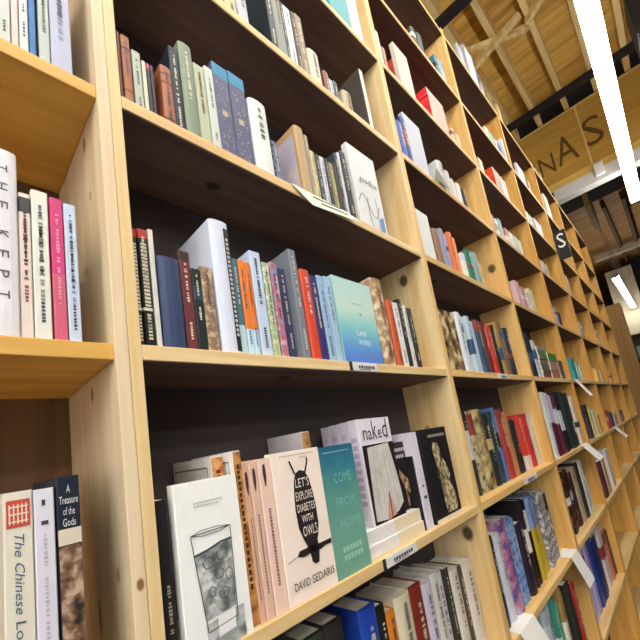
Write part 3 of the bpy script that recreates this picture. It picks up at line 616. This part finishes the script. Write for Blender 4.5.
# white cover with a drawing of a glass
g = one('white face-out book with a grey picture of a glass on its cover', (.0395, .003, ZR), .018, .2075, .092, 'f2f5f3', face=True)
w, h = g.d, g.h; A = above(g)
bm = bmesh.new()
for k in range(11): rect(bm, w * (.27 + .042 * k), w * (.30 + .042 * k), h * .862, h * .872, A)
for k in range(8): rect(bm, w * (.27 + .05 * k), w * (.305 + .05 * k), h * .842, h * .850, A)
g.part('title_lettering', bm, mat('b4b8b8'))
gl = [(.18, .68), (.80, .685), (.77, .14), (.31, .12)]
bm = bmesh.new(); poly(bm, [(w * u, h * v) for u, v in ((.20, .565), (.79, .60), (.765, .20), (.30, .185))], A)
art = g.part('glass_picture', bm, blotch('5c6264', '9aa0a0', 'd4d8d6', 50))
A2 = above(g, .001)
bm = bmesh.new()
stroke(bm, [(w * u, h * v) for u, v in gl + [gl[0]]], .0012, A2)
stroke(bm, [(w * .18, h * .68), (w * .36, h * .665), (w * .61, h * .668), (w * .80, h * .685), (w * .58, h * .70), (w * .34, h * .70), (w * .18, h * .68)], .0009, A2)
stroke(bm, [(w * .20, h * .56), (w * .41, h * .575), (w * .62, h * .60), (w * .79, h * .605)], .003, A2)
for cx, cy, sx, sy in ((.40, .50, .09, .045), (.62, .53, .1, .05), (.55, .42, .08, .04), (.70, .40, .06, .05), (.42, .33, .06, .04), (.60, .30, .08, .045)):
    p = [(w * (cx + sx * math.cos(a)), h * (cy + sy * math.sin(a) * .8)) for a in (.4, 1.5, 2.9, 4.2, 5.4)]
    stroke(bm, p + [p[0]], .0011, A2)
build('glass_outline', bm, mat('4c5254'), art).parent = g.root
bm = bmesh.new(); poly(bm, [(w * u, h * v) for u, v in ((.47, .175), (.73, .19), (.72, .08), (.46, .07))], A2); g.part('white_label', bm, mat('eef0f0'))
bm = bmesh.new(); poly(bm, [(w * u, h * v) for u, v in ((.28, .165), (.46, .175), (.45, .02), (.30, .01))], A); poly(bm, [(w * u, h * v) for u, v in ((.74, .19), (.88, .19), (.87, .02), (.72, .03))], A)
poly(bm, [(w * u, h * v) for u, v in ((.3, .065), (.88, .08), (.88, .01), (.3, .0))], A)
g.part('glass_shadow', bm, blotch('888e90', 'a4aaaa', 'c4c8c8', 40))
# orange-brown spines behind it
for k, (x, lab) in enumerate(((.117, 'orange-brown book rising behind the glass cover, white side with a dark outline'), (.1392, 'orange-brown book between the glass cover and the pink owl spines'))):
    bk = one(lab, (x, .024 - .017 * k, ZR), (.019, .0132)[k], .237 + .003 * k, .125, 'eae6e2', bands=())
    bm = bmesh.new(); rect(bm, -.97, .97, .002, bk.h - .002, bk.fs); sp = bk.part('spine_cover', bm, blotch('8c5428', 'c08448', 'd8a468', 60))
    bm = bmesh.new(); u = .02
    while u < .19:
        L = random.uniform(.004, .008); q = lambda p, v: (bk.fr(p, v)[0], bk.fr(p, v)[1] - .0004, bk.fr(p, v)[2])
        put(bm, [(u, -.35), (u + L, -.35), (u + L, .35), (u, .35)], [(0, 1, 2, 3)], q); u += L + .003
    build('title_lettering', bm, mat('4a2c18'), sp)
    bm = bmesh.new(); L_ = lambda u, v: (-bk.t / 2 - .0005, u, v)
    stroke(bm, [(.012, .02), (.118, .02), (.118, bk.h - .015), (.012, bk.h - .015), (.012, .02)], .0016, L_)
    bk.part('cover_outline', bm, mat('40403c'))
# three pink-tan spines with little owls, then the owl cover
for k, (x, t) in enumerate(((.1517, .0104), (.1649, .0146), (.1852, .0240))):
    bk = one('%s pink-tan spine with a small black owl, left of the owl cover' % ('leftmost', 'middle', 'rightmost')[k], (x, .005 + .001 * (2 - k), ZR), t, .2155 + .0035 * k, .14, ('d8b098', 'e0bca8', 'ecccbc')[k])
    bm = bmesh.new(); hh = bk.h
    poly(bm, [(u * (1, .8, .55)[k] + (0, 0, -.15)[k], hh - .032 + v * .85) for u, v in ((-.15, -.012), (.1, -.012), (.42, .004), (.46, .017), (.3, .027), (-.3, .027), (-.46, .017), (-.42, .004))], bk.fs)
    bk.part('spine_owl', bm, mat('3c3234'))
    bm = bmesh.new(); u = .075
    while u < .185:
        L = random.uniform(.0025, .005); put(bm, [(u, -.2), (u + L, -.2), (u + L, .14), (u, .14)], [(0, 1, 2, 3)], bk.fr); u += L + .001
    bk.part('title_lettering', bm, mat('8a6a62'))
o = one('cream face-out book with a black owl filled with white lettering', (.1978, .004, ZR), .016, .227, .106, 'f5e6da', face=True)
w, h = o.d, o.h; A = above(o); A2 = above(o, .0011)
body = [(.44, .84), (.52, .855), (.62, .84), (.69, .79), (.73, .70), (.76, .58), (.76, .46), (.72, .38), (.66, .33), (.69, .26), (.66, .20), (.58, .195), (.52, .22), (.50, .30), (.42, .37), (.35, .46), (.33, .58), (.35, .70), (.38, .79)]
bm = bmesh.new(); poly(bm, [(w * u, h * v) for u, v in body], A)
for pts in ([(.42, .83), (.36, .90), (.335, .93)], [(.63, .83), (.70, .90), (.71, .935)]): stroke(bm, [(w * u, h * v) for u, v in pts], .0035, A)
poly(bm, [(w * u, h * v) for u, v in ((.30, .318), (.50, .322), (.74, .318), (.98, .322), (.98, .288), (.84, .290), (.74, .276), (.50, .278), (.36, .270), (.24, .288))], A)
stroke(bm, [(w * .05, h * .268), (w * .28, h * .292)], .0008, A)
o.part('owl_drawing', bm, mat('262223'))
bm = bmesh.new()
for tx, u0, u1, v0, v1 in (("LET'S", .395, .68, .735, .80), ('EXPLORE', .37, .72, .645, .705), ('DIABETES', .365, .735, .565, .62), ('WITH', .43, .66, .49, .54), ('OWLS', .42, .715, .395, .465)):
    write(bm, tx, w * u0, w * u1, h * v0, h * v1, A2)
o.part('owl_lettering', bm, mat('e8dcd2'))
bm = bmesh.new(); write(bm, 'DAVID', w * .12, w * .42, h * .082, h * .135, A); write(bm, 'SEDARIS', w * .47, w * .95, h * .082, h * .135, A); o.part('author_lettering', bm, mat('302a2a'))
bm = bmesh.new()
for k in range(16): rect(bm, w * (.16 + .045 * k), w * (.19 + .045 * k), h * .965, h * .973, A)
for k in range(4): rect(bm, w * (.56 + .045 * k), w * (.59 + .045 * k), h * .940, h * .948, A)
o.part('top_line', bm, mat('b0a098'))
bk = one('tall white-sided book with a brown spine rising behind the owl cover', (.318, .045, ZR), .021, .259, .105, 'dcd8dc')
bm = bmesh.new(); rect(bm, -.97, .97, .002, bk.h - .002, bk.fs); bk.part('spine_cover', bm, blotch('8c6034', 'b88850', 'd0a878', 60))
# teal cover
tb = one('teal face-out book with faint white lettering, right of the owl cover', (.3055, .006, ZR), .016, .2245, .094, '4c9c94', face=True)
w, h = tb.d, tb.h; A = above(tb)
cover_front(tb, grad([(0, '74a894'), (.35, '6ca494'), (.62, '5c988c'), (.8, '3c8494'), (1, '24647e')], h, noise=.06))
bm = bmesh.new()
for tx, u0, u1, v0, v1 in (('COME', .30, .82, .70, .78), ('FROM', .28, .80, .51, .585), ('HOME', .30, .88, .35, .42)): write(bm, tx, w * u0, w * u1, h * v0, h * v1, A)
tb.part('title_lettering', bm, mat('84bcb8'))
bm = bmesh.new()
for v in (.175, .115):
    for k in range(6): rect(bm, w * (.25 + .095 * k), w * (.325 + .095 * k), h * v, h * (v + .04), A)
tb.part('author_lettering', bm, mat('98ccb8'))
bm = bmesh.new()
for k in range(14): rect(bm, w * (.1 + .055 * k), w * (.14 + .055 * k), h * .945, h * .955, A)
tb.part('top_line', bm, mat('8cc0cc'))
# two thick books lying flat carry the next covers
for k in range(2):
    L = one('white book lying flat under the white-dress cover, %s of two' % ('lower', 'upper')[k], (0, 0, 0), .0255, .205, .14, 'e4e2e0', pages=mat('e9dcc0', .8))
    L.root.matrix_basis = Matrix(((0, 0, -1, .612), (0, 1, 0, .012 + .004 * k), (1, 0, 0, ZR + .0133 + .0263 * k), (0, 0, 0, 1)))
    bm = bmesh.new(); rect(bm, -.98, .98, .002, .106, L.fs); L.part('cream_spine_half', bm, mat('e6d6b4'))
ZS = ZR + .0530
nk = one('face-out book with a long white dress under a thin black title', (.446, .022, ZS), .026, .217, .118, 'e4deea', face=True)
w, h = nk.d, nk.h; A = above(nk); A2 = above(nk, .001); A3 = above(nk, .0014)
bm = bmesh.new(); rect(bm, .004, w, 0, h * .74, A); nk.part('black_ground', bm, mat('221c1e'))
bm = bmesh.new()
for tx, u0, u1, v0, v1 in (('n', .12, .24, .79, .89), ('a', .26, .38, .79, .88), ('k', .41, .54, .79, .985), ('e', .57, .68, .79, .88), ('d', .72, .88, .79, .985)): write(bm, tx, w * u0, w * u1, h * v0, h * v1, A)
nk.part('title_lettering', bm, mat('4a464a'))
bm = bmesh.new(); poly(bm, [(w * u, h * v) for u, v in ((.16, .715), (.82, .735), (.88, .56), (.95, .36), (.985, .12), (.80, .055), (.62, .03), (.40, .012), (.08, .03), (.11, .3), (.14, .5))], A2)
nk.part('dress_picture', bm, blotch('c4c0ba', 'cfccc6', 'd6d4ce', 26))
bm = bmesh.new()
for u0, u1 in ((.30, .22), (.42, .40), (.60, .66), (.70, .82)): stroke(bm, [(w * u0, h * .68), (w * (u0 + u1) / 2, h * .4), (w * u1, h * .08)], .0012, A3)
nk.part('dress_folds', bm, mat('a8a4a0'))
bm = bmesh.new(); poly(bm, [(w * u, h * v) for u, v in ((.56, .27), (.70, .03), (.40, .0))], A3); nk.part('leg_picture', bm, mat('cc9888'))
bm = bmesh.new(); stroke(bm, [(w * .57, h * .25), (w * .55, h * .01)], .003, above(nk, .0018)); nk.part('leg_shadow', bm, mat('4c2c28'))
bm = bmesh.new()
for k in range(9):
    rect(bm, -.6, .5, h * (.18 + .075 * k), h * (.225 + .075 * k), nk.fs)
nk.part('spine_lettering', bm, mat('c4b4d2'))
for k in range(3):
    cp = one('%s pale lavender book standing behind the white-dress cover' % ('nearest', 'middle', 'rearmost')[k], (.447, .0495 + .0275 * k, ZS), .026, .216 - .001 * k, .115, 'd4cedc', face=True)
    bm = bmesh.new()
    for q in range(8): rect(bm, -.5, .45, cp.h * (.2 + .09 * q), cp.h * (.25 + .09 * q), cp.fs)
    cp.part('spine_lettering', bm, mat('c4b4d2'))
dk = one('small black face-out book with brown animal picture right of the white dress', (.566, .035, ZS), .014, .155, .075, '221f20', face=True)
w, h = dk.d, dk.h; A = above(dk)
bm = bmesh.new()
for v, n in ((.86, 6), (.76, 5)):
    for k in range(n): rect(bm, w * (.2 + .1 * k), w * (.27 + .1 * k), h * v, h * (v + .05), A)
dk.part('title_lettering', bm, mat('c4c0b8'))
bm = bmesh.new(); poly(bm, [(w * u, h * v) for u, v in ((.30, .60), (.42, .52), (.62, .45), (.80, .34), (.82, .06), (.74, .06), (.72, .22), (.56, .24), (.54, .05), (.46, .05), (.44, .3), (.34, .42), (.24, .5))], A)
dk.part('animal_picture', bm, blotch('50382c', 'b08c68', 'd8c0a0', 90))
bk = one('thin black book beside the white spine, right of the lying books', (.6205, .014, ZR), .007, .17, .12, '1e1c20')
ws = one('white-spined book with pale lavender side, left of the gold-figure cover', (.641, .012, ZR), .030, .226, .142, 'd6d2de')
bm = bmesh.new(); rect(bm, -.4, .5, ws.h * .30, ws.h * .33, ws.fs); rect(bm, -.3, .3, ws.h * .42, ws.h * .44, ws.fs); ws.part('publisher_mark', bm, mat('3c3840'))
fg = one('black face-out book with a pale gold standing figure, beside the upright', (.668, .012, ZR), .030, .228, .142, '201e22', face=True)
w, h = fg.d, fg.h; A = above(fg)
fig = [(.34, .78), (.42, .84), (.54, .83), (.62, .76), (.60, .66), (.74, .58), (.82, .46), (.74, .38), (.84, .28), (.90, .12), (.80, .06), (.46, .06), (.42, .2), (.48, .34), (.36, .46), (.40, .56), (.36, .66)]
bm = bmesh.new(); poly(bm, [(w * u, h * v) for u, v in fig], A); fg.part('figure_picture', bm, blotch('4c4434', '9c8c68', 'd0c49c', 75))
bm = bmesh.new()
for k in range(8): rect(bm, w * (.28 + .08 * k), w * (.34 + .08 * k), h * .90, h * .93, A)
fg.part('title_lettering', bm, mat('a8a090'))
bm = bmesh.new(); rect(bm, .004, w, .0005, h * .035, A); fg.part('pale_foot_strip', bm, mat('d8d0c0'))
# ------------------------------------------------------------------ cards and labels
def card(label, verts, faces, col='e4e8dc', group=None, name='shelf_card', marks=()):
    bm = bmesh.new(); vs = [bm.verts.new(v) for v in verts]
    for f in faces: bm.faces.new([vs[k] for k in f])
    c = sum((Vector(v) for v in verts), Vector()) / len(verts)
    bmesh.ops.translate(bm, vec=-c, verts=bm.verts[:])
    root = empty(name, c); tag(root, label, 'card', group)
    o = build('card', bm, mat(col, .6), root)
    sd = o.modifiers.new('thickness', 'SOLIDIFY'); sd.thickness = .0008; sd.offset = 0
    if marks:
        bm = bmesh.new()
        for a, bq in marks: bar(bm, Vector(a) - c, Vector(bq) - c, .0022, .0004)
        build('printing', bm, mat('6c7470'), root)
    return root
zc = ROW[3] + Z0
card('pale green card drooping over the shelf edge below the old books', [(.345, .02, zc + .0012), (.52, .02, zc + .0012), (.345, -.001, zc + .0012), (.52, -.001, zc + .0012), (.388, -.012, zc - .040), (.556, -.014, zc - .024)],
     [(0, 1, 3, 2), (2, 3, 5, 4)], 'dfe6d4', marks=[((.40 + .02 * k, -.0075 - .003 * k, zc - .012 - .010 * k), (.49 + .02 * k, -.0085 - .003 * k, zc - .008 - .009 * k)) for k in range(2)])
def edge_label(label, x0, x1, r, col='e4e2e0', h=.019, dark=True, extra=0):
    z = ROW[r] + Z0; root = empty('shelf_price_label', ((x0 + x1) / 2, -.0012, z - ST / 2)); tag(root, label, 'label', 'white labels on the shelf edges'); w = (x1 - x0) / 2
    bm = bmesh.new(); box(bm, -w, w, -.0006, .0012, -h / 2 - extra, h / 2); build('card', bm, mat(col, .4), root)
    bm = bmesh.new(); F = lambda u, v: (u, -.0012, v)
    u = -w * .55
    while u < w * .6:
        L = random.uniform(.004, .008); rect(bm, u, u + L, -h * .22, h * .12, F); u += L + .002
    rect(bm, -w * .5, w * .4, -h * .38, -h * .30, F)
    build('printing', bm, mat('4c4c54'), root)
    if dark:
        bm = bmesh.new(); box(bm, -w - .008, -w, -.0008, .0012, -h / 2, h / 2); build('end_clip', bm, mat('2c2a28'), root)
edge_label('white label with dark clip under the sea-blue face-out book', .438, .525, 4)
edge_label('white label on the shelf edge below the lying white books', .432, .545, 5)
edge_label('white label with red clip on the third bookcase, row above owl cover', 1.30, 1.40, 4, dark=False)
edge_label('white label on the third bookcase, owl-cover row', 1.30, 1.45, 5, dark=False)
zo = ROW[2] + Z0
card('small olive green card leaning before the pale books of the third bookcase', [(1.13, -.006, zo + .001), (1.25, -.006, zo + .001), (1.245, .004, zo + .05), (1.20, .008, zo + .085)], [(0, 1, 2, 3)], '6c7258')
def hang_tag(label, x0, x1, r, drop, y=-.035, top=.05):
    z = ROW[r] + Z0 + .0012
    card(label, [(x0, top, z), (x1, top, z), (x0, -.002, z), (x1, -.002, z), (x0 + .02, y, z - drop), (x1 + .02, y, z - drop)], [(0, 1, 3, 2), (2, 3, 5, 4)], 'e8e8e4', 'white tags hung over the shelf edges')
hang_tag('large white tag bent over the shelf edge, third bookcase, right end', 1.615, 1.725, 6, .12)
hang_tag('large white tag bent over the shelf edge at the bottom, third bookcase, left end', .965, 1.09, 6, .10)
hang_tag('white tag hanging over the shelf above owl-cover row, fifth bookcase', 2.64, 2.76, 4, .12, -.06, .01)
hang_tag('white tag hanging over the owl-cover row shelf, fourth bookcase', 2.36, 2.52, 5, .09, -.06, .01)
hang_tag('white tag hanging in the drooping-card row, seventh bookcase', 4.46, 4.56, 3, .09, -.06, .01)
hang_tag('white tag hanging in the owl-cover row, sixth bookcase', 3.7, 3.86, 5, .09, -.06, .01)

# round wreath and dark ornaments on the upper row of the third bookcase
bm = bmesh.new(); R1, R2 = .055, .016
ring = []
for a in range(24):
    th = a / 24 * 2 * math.pi; ring.append([bm.verts.new(((R1 + R2 * math.cos(p)) * math.cos(th), R2 * math.sin(p), R1 + R2 + (R1 + R2 * math.cos(p)) * math.sin(th))) for p in (k / 10 * 2 * math.pi for k in range(10))])
for a in range(24):
    for k in range(10): bm.faces.new((ring[a][k], ring[(a + 1) % 24][k], ring[(a + 1) % 24][(k + 1) % 10], ring[a][(k + 1) % 10]))
tag(build('wreath', bm, blotch('8c7c50', 'c0b088', 'd8cca8', 60), None, (1.20, .06, ROW[0] + Z0 + .001), smooth=True), 'small tan ring standing on an upper shelf of the third bookcase', 'ornament')

# black projecting sign with white letter
sg = empty('hanging_sign', (3.4437, -.004, Z0 + 1.17)); tag(sg, 'black sign with a white letter sticking out from the shelves', 'sign')
bm = bmesh.new(); box(bm, -.006, .006, -.085, .0, -.14, .11, .001); build('sign_board', bm, mat('1c1b1c', .5), sg)
bm = bmesh.new(); F = lambda u, v: (-.0066, u, v)
Fm = lambda u, v: (-.0066, -u, v)
write(bm, 'S', .016, .070, -.04, .085, Fm); build('letter', bm, mat('e8e8e4'), sg)
bm = bmesh.new(); box(bm, -.01, .01, -.012, .004, -.09, .09); build('bracket', bm, mat('2c2a2a'), sg)

# dark steel post at the end of the run
bm = bmesh.new(); box(bm, -.02, .02, -.02, .02, 0, 3.55 + Z0, .002); r_ = build('steel_post', bm, mat('3a3032', .5), None, (6.005, .03, 0)) if False else None
bm = bmesh.new(); box(bm, -.008, .008, -.02, .02, 0, Z0 + 2.0, .002); tag(build('steel_post', bm, mat('40363a', .5), None, (5.990, .022, 0)), 'dark narrow post at the far end of the shelf run', 'post')

# ------------------------------------------------------------------ room shell
XE, YA, YB, ZC = 14.5, -5.0, 2.2, 3.62 + Z0
def shell(name, bm, m): return tag(build(name, bm, m), kind='structure')
bm = bmesh.new(); box(bm, -4, XE, YA, YB, -.05, 0); shell('floor', bm, pine('floor_boards', 0, '241e1b', '1a1613', rough=.7, gscale=.3))
deck = pine('roof_planks', 1, 'ecc468', 'b4883a', gscale=.35)
bm = bmesh.new()
x = -4.0
while x < 5.2:
    box(bm, x, x + .118, YA, YB, ZC, ZC + .03); x += .121
box(bm, -4, 5.2, YA, YB, ZC + .028, ZC + .05)
shell('ceiling', bm, deck)
bm = bmesh.new(); box(bm, 5.26, 8.6, YA, YB, ZC - .02, ZC + .05); shell('ceiling_middle', bm, mat('3c3430', .8))  # same deck past the board, its unlit look put into the colour
bm = bmesh.new(); box(bm, 8.6, XE, YA, YB, ZC - .02, ZC + .05); shell('ceiling_far', bm, pine('far_planks', 1, 'd8a868', 'a07848', gscale=.35))
bm = bmesh.new(); box(bm, XE, XE + .1, YA, YB, 0, ZC + .05); shell('wall_far', bm, mat('5c4a38', .8))
bm = bmesh.new(); box(bm, -4, XE, YB, YB + .1, 0, ZC + .05); shell('wall_back', bm, mat('7c6a50', .8))
bm = bmesh.new(); box(bm, -4.1, -4, YA, YB, 0, ZC + .05); shell('wall_left', bm, mat('5a4c3c', .8))
bm = bmesh.new(); box(bm, -4, XE, YA - .1, YA, 0, ZC + .05); shell('wall_front', bm, mat('4a4038', .8))

# unseen glowing window added in the end wall as soft fill from the left
wn = tag(empty('fill_window', (-4.0, -2.5, 0)), kind='structure')
fill_mat = emit('fill_glow', (.93, .97, 1.0), 1.5)
for k in range(4):
    y = -2.1 + 1.05 * k
    bm = bmesh.new(); box(bm, .02, .03, y + .04, y + 1.01, .5, 3.3); build('fill_pane', bm, fill_mat, wn)
bm = bmesh.new()
for k in range(5): box(bm, 0, .06, -2.13 + 1.05 * k, -2.07 + 1.05 * k, .44, 3.36)
for z in (.44, 1.88, 3.30): box(bm, 0, .05, -2.13, 2.13, z, z + .06)
build('fill_frame', bm, mat('5a5048', .5), wn)

joist_m = pine('joist_pine', 0, 'f6dca0', 'd8b068', gscale=.5)
JZ = 3.4 + Z0
for k, y in enumerate((1.2, .9, .6, .30, .03, -.265, -.57, -.86, -1.16, -1.46, -1.76, -2.06)):
    bm = bmesh.new(); box(bm, -3.9, 5.2, y - .026, y + .026, JZ, ZC, .002)
    tag(build('ceiling_joist', bm, joist_m), ('%s roof joist counted from the right of those left of the tube light' % ORD[max(0, 6 - k)] if k < 7 else '%s roof joist on the right side of the tube light' % ORD[k - 7]), 'joist', 'roof joists')
for k, (x, lab) in enumerate(((2.95, 'black cross beam under the joists nearest the top edge'), (4.83, 'black cross beam in front of the painted board'))):
    bm = bmesh.new(); box(bm, x - .04, x + .04, -2.2, 1.6, JZ - .06, JZ - .001, .002)
    tag(build('cross_beam', bm, mat('221f22', .6)), lab, 'beam', 'black cross beams')
for a, b_, lab in (((3.40, .27, JZ - .03), (3.68, -.24, JZ - .03), 'longer diagonal brace below the joists by the top shelves'), ((3.60, .30, JZ - .081), (3.43, -.22, JZ - .081), 'shorter diagonal brace crossing the longer one'),
                   ((3.62, -.24, JZ - .03), (3.36, -.56, JZ - .03), 'diagonal brace running on towards the tube light')):
    bm = bmesh.new(); bar(bm, a, b_, .045, .05); tag(build('ceiling_brace', bm, joist_m), lab, 'brace', 'diagonal braces between joists')

# painted plywood board with big dark letters, hung across the aisle
XB = 5.22
bo = empty('painted_board', (XB, -.6, Z0 + 2.5)); tag(bo, 'ochre plywood board high up with big dark letters', 'board')
ply = pine('ochre_plywood', 1, 'd0a64e', 'b88e3e', gscale=.4)
bm = bmesh.new(); box(bm, 0, .025, -1.6, 1.3, .0, .895); build('panel', bm, ply, bo)
bm = bmesh.new(); box(bm, -.012, 0, -1.6, 1.3, .0, .09); build('bottom_rail', bm, pine('rail', 1, 'e0bc68', 'cca652'), bo)
bm = bmesh.new(); box(bm, -.008, 0, .255, .275, .09, .895); box(bm, -.008, 0, -1.6, 1.3, .885, .9); build('joint_strip', bm, pine('strip', 2, 'ecd490', 'd8bc78'), bo)
bm = bmesh.new(); F = lambda u, v: (-.0012, .6 - u, v)        # u grows to the right as seen from the aisle
for tx, y0, y1, z0, z1 in (('N', .17, -.0, .24, .50), ('A', -.03, -.25, .26, .62), ('S', -.33, -.52, .30, .66)):
    write(bm, tx, -y0, -y1, z0, z1, F)
build('big_letters', bm, mat('6c5024', .7), bo)
bm = bmesh.new(); box(bm, 0, .14, -2.2, .6, -.14, 0); tag(build('cross_beam', bm, mat('c4c4c0', .5), None, (XB - .02, -.5, Z0 + 2.495)), 'white painted beam along the foot of the lettered board', 'beam')
bm = bmesh.new(); box(bm, -.05, .0, -.045, .045, -.07, .07); tag(build('ceiling_junction_box', bm, mat('d8dcdc', .4), None, (XB - .0201, -.38, Z0 + 2.47)), 'small white box on the white beam under the letters', 'box')

# tube lights
glow = emit('tube_glow', (1.0, .97, .92), 20.0)
white_metal = mat('dcdcd8', .4)
def fixture(x0, x1, y, z, label, group='tube lights over the aisle'):
    L = x1 - x0; root = empty('tube_light', (x0, y, z)); tag(root, label, 'light', group)
    bm = bmesh.new(); box(bm, 0, L, -.035, .035, .058, .10, .003); build('housing', bm, white_metal, root)
    bm = bmesh.new(); box(bm, .004, L - .004, -.052, .052, 0, .057, .01); build('diffuser', bm, glow, root)
    for s in (0, L - .004):
        bm = bmesh.new(); box(bm, s, s + .004, -.053, .053, -.001, .06); build('end_cap', bm, white_metal, root)
    for s in (.2, L - .2):
        bm = bmesh.new(); tube(bm, (s, 0, .10), (s, 0, JZ - z), .004); build('hanger', bm, mat('9c9890', .4), root)
X = 5.64; k = 0
ends = []
while X > -3.5: ends.append((X - 1.24, X)); X -= 1.245
for k, (a, b_) in enumerate(ends[:7]):
    fixture(a, b_, -.6, Z0 + 2.1, ('farthest white tube light of the row over the aisle', 'middle white tube light of the row over the aisle', 'tube light at the top edge of the picture')[k] if k < 3 else '%s tube light from the far end of the row, above the picture' % ORD[k])
for row, y in enumerate((-1.35, -2.1, -3.2, -4.5)):  # unseen rows added around the camera end for frontal fill
    for k, (a, b_) in enumerate(ends):
        if b_ > 1.9: continue
        fixture(a, b_, y, Z0 + 2.1, '%s tube light from the far end of the %s parallel row, added out of view' % (ORD[k], ('next', 'third', 'fourth', 'outermost')[row]))
for k in range(3): fixture(8.85 + 1.25 * k, 8.85 + 1.25 * k + 1.24, -.05, Z0 + 2.1, '%s far tube light, right of the tan column' % ('nearest', 'middle', 'most distant')[k], 'far tube lights')

# dark duct beside the light, and what hangs beyond the lettered board
du = empty('air_duct', (3.35, -1.0, Z0 + 2.42)); tag(du, 'black duct box hanging right of the tube light', 'duct')
bm = bmesh.new(); box(bm, .05, .40, -.5, .165, 0, .40, .01); build('duct_box', bm, mat('1e1f24', .5), du)
for s in (.1, .35):
    bm = bmesh.new(); tube(bm, (s, .1, .4), (s, .1, JZ - Z0 - 2.42), .006); build('hanger', bm, mat('55524c'), du)
bm = bmesh.new(); box(bm, 0, .8, -.035, .035, -.10, .30); ht = tag(build('hanging_timber', bm, joist_m, None, (7.0, -.08, Z0 + 2.86)), 'orange timber end hanging in the dark roof beyond the board', 'timber')
for q in (.1, .7):
    bm = bmesh.new(); tube(bm, (q, 0, .30), (q, 0, .755), .006); build('hanger', bm, mat('55524c'), ht)
for k, (y, z) in enumerate(((-.5, 3.1), (-1.0, 3.0), (-.2, 3.3))):
    bm = bmesh.new(); box(bm, 0, 5.5, -.03, .03, -.08, .08); tag(build('far_rafter', bm, mat('7a6248', .7), None, (8.7, y, Z0 + 3.52 + z * 0)), '%s brown rafter in the dark far roof' % ('right', 'rightmost', 'left')[k], 'rafter', 'far rafters')
bm = bmesh.new(); box(bm, 0, .15, -2.5, .25, 0, .14); tag(build('cross_beam', bm, mat('e0d4bc', .6), None, (11.5, 0.1, Z0 + 3.34)), 'pale beam across the far end above the tan column', 'beam')
co = empty('tan_column', (12.7, .02, 0)); tag(co, 'tan boxed column behind the far shelves, left of the far light', 'column')
bm = bmesh.new(); box(bm, 0, .25, -.27, .30, 0, Z0 + 3.28, .004); build('shaft', bm, mat('e4d4b4', .7), co)
bm = bmesh.new()
for a, b_ in (((-.015, -.2, Z0 + 3.25), (-.015, -.2, Z0 + 3.0)), ((-.015, -.2, Z0 + 3.0), (-.015, .2, Z0 + 2.9))): tube(bm, a, b_, .012)
build('conduit', bm, mat('d0c8b4', .5), co)
bm = bmesh.new(); box(bm, 0, .6, -1.6, 0, 0, .95, .01); hb = tag(build('hanging_bulkhead', bm, mat('26262a', .7), None, (8.3, -.36, Z0 + 1.25)), 'large dark box hanging right of the tan column', 'bulkhead')
for q in (.1, .5):
    bm = bmesh.new(); tube(bm, (q, -.4, .95), (q, -.4, 2.36), .008); build('hanger', bm, mat('55524c'), hb)
# shelf of pale books far right
fb = empty('bookcase', (8.6, -.95, 0)); tag(fb, 'distant pale bookcase at the right picture edge', 'bookcase')
bm = bmesh.new(); box(bm, 0, .3, .92, .95, 0, Z0 + .95); build('side_panel', bm, mat('b8a080'), fb)
bm = bmesh.new(); box(bm, 0, .3, 0, .03, 0, Z0 + .95); build('side_panel', bm, mat('b8a080'), fb)
for z in (Z0 + .40, Z0 + .05, Z0 - .3, Z0 - .65, Z0 - 1.0, Z0 + .93):
    bm = bmesh.new(); box(bm, 0, .3, .03, .92, z - .02, z); build('shelf', bm, mat('c8b490'), fb)
bm = bmesh.new(); box(bm, .28, .3, .03, .92, 0, Z0 + .95); build('back_panel', bm, mat('4c4440'), fb)
for zz, cols in ((Z0 + .40, ('b8d0dc', 'a8c0d0', 'd8e0e4', '5c6c7c', '90b0c4', 'd0d8dc')), (Z0 + .05, ('5c2c24', 'd8c8a8', 'b84c38', 'e0d4c0', '8c3c30', 'd0c0a0')), (Z0 - .3, ('e0d8cc', '2c2420', 'c8503c', 'dcd0bc', '30282c', 'b89878'))):
    y = -.95 + .90
    for k, c in enumerate(cols):
        t = .10
        bk = Book((8.60 + .02, y - t / 2, zz), t - .004, .30, .2, c, parts=False, yaw=-math.pi / 2)
        tag(bk.root, '%s book %s on the %s shelf of the distant pale bookcase' % (colour(c), ORD[k] + ' from left', {Z0 + .40: 'top', Z0 + .05: 'middle'}.get(zz, 'lower')), 'book', 'books on the distant pale bookcase')
        y -= t

# ------------------------------------------------------------------ light, camera
wd = bpy.data.worlds.new('World'); SC.world = wd; wd.use_nodes = True
wd.node_tree.nodes['Background'].inputs[0].default_value = (.9, .95, 1, 1); wd.node_tree.nodes['Background'].inputs[1].default_value = .06

cam = bpy.data.cameras.new('Camera'); co_ = bpy.data.objects.new('Camera', cam); COL.objects.link(co_)
right = Vector((0.698495030333718, -0.6977063987787707, -0.15909265760008348)); down = Vector((0.00824052549774507, 0.2301433761595697, -0.9731218423966218)); fwd = Vector((0.7155674575737911, 0.6784097637217744, 0.16650347188075926))
M = Matrix(((right.x, -down.x, -fwd.x, -.1662), (right.y, -down.y, -fwd.y, -.4733), (right.z, -down.z, -fwd.z, -.166 + Z0), (0, 0, 0, 1)))
co_.matrix_world = M
cam.sensor_width = 36; cam.sensor_fit = 'HORIZONTAL'; cam.lens = 372.147 / 640 * 36; cam.shift_x = 0; cam.shift_y = .1
cam.clip_start = .02; cam.clip_end = 60
SC.camera = co_
SC.view_settings.view_transform = 'Standard'; SC.view_settings.look = 'None'
SC.view_settings.gamma = 1; SC.view_settings.use_curve_mapping = False
SC.view_settings.exposure = 0.42
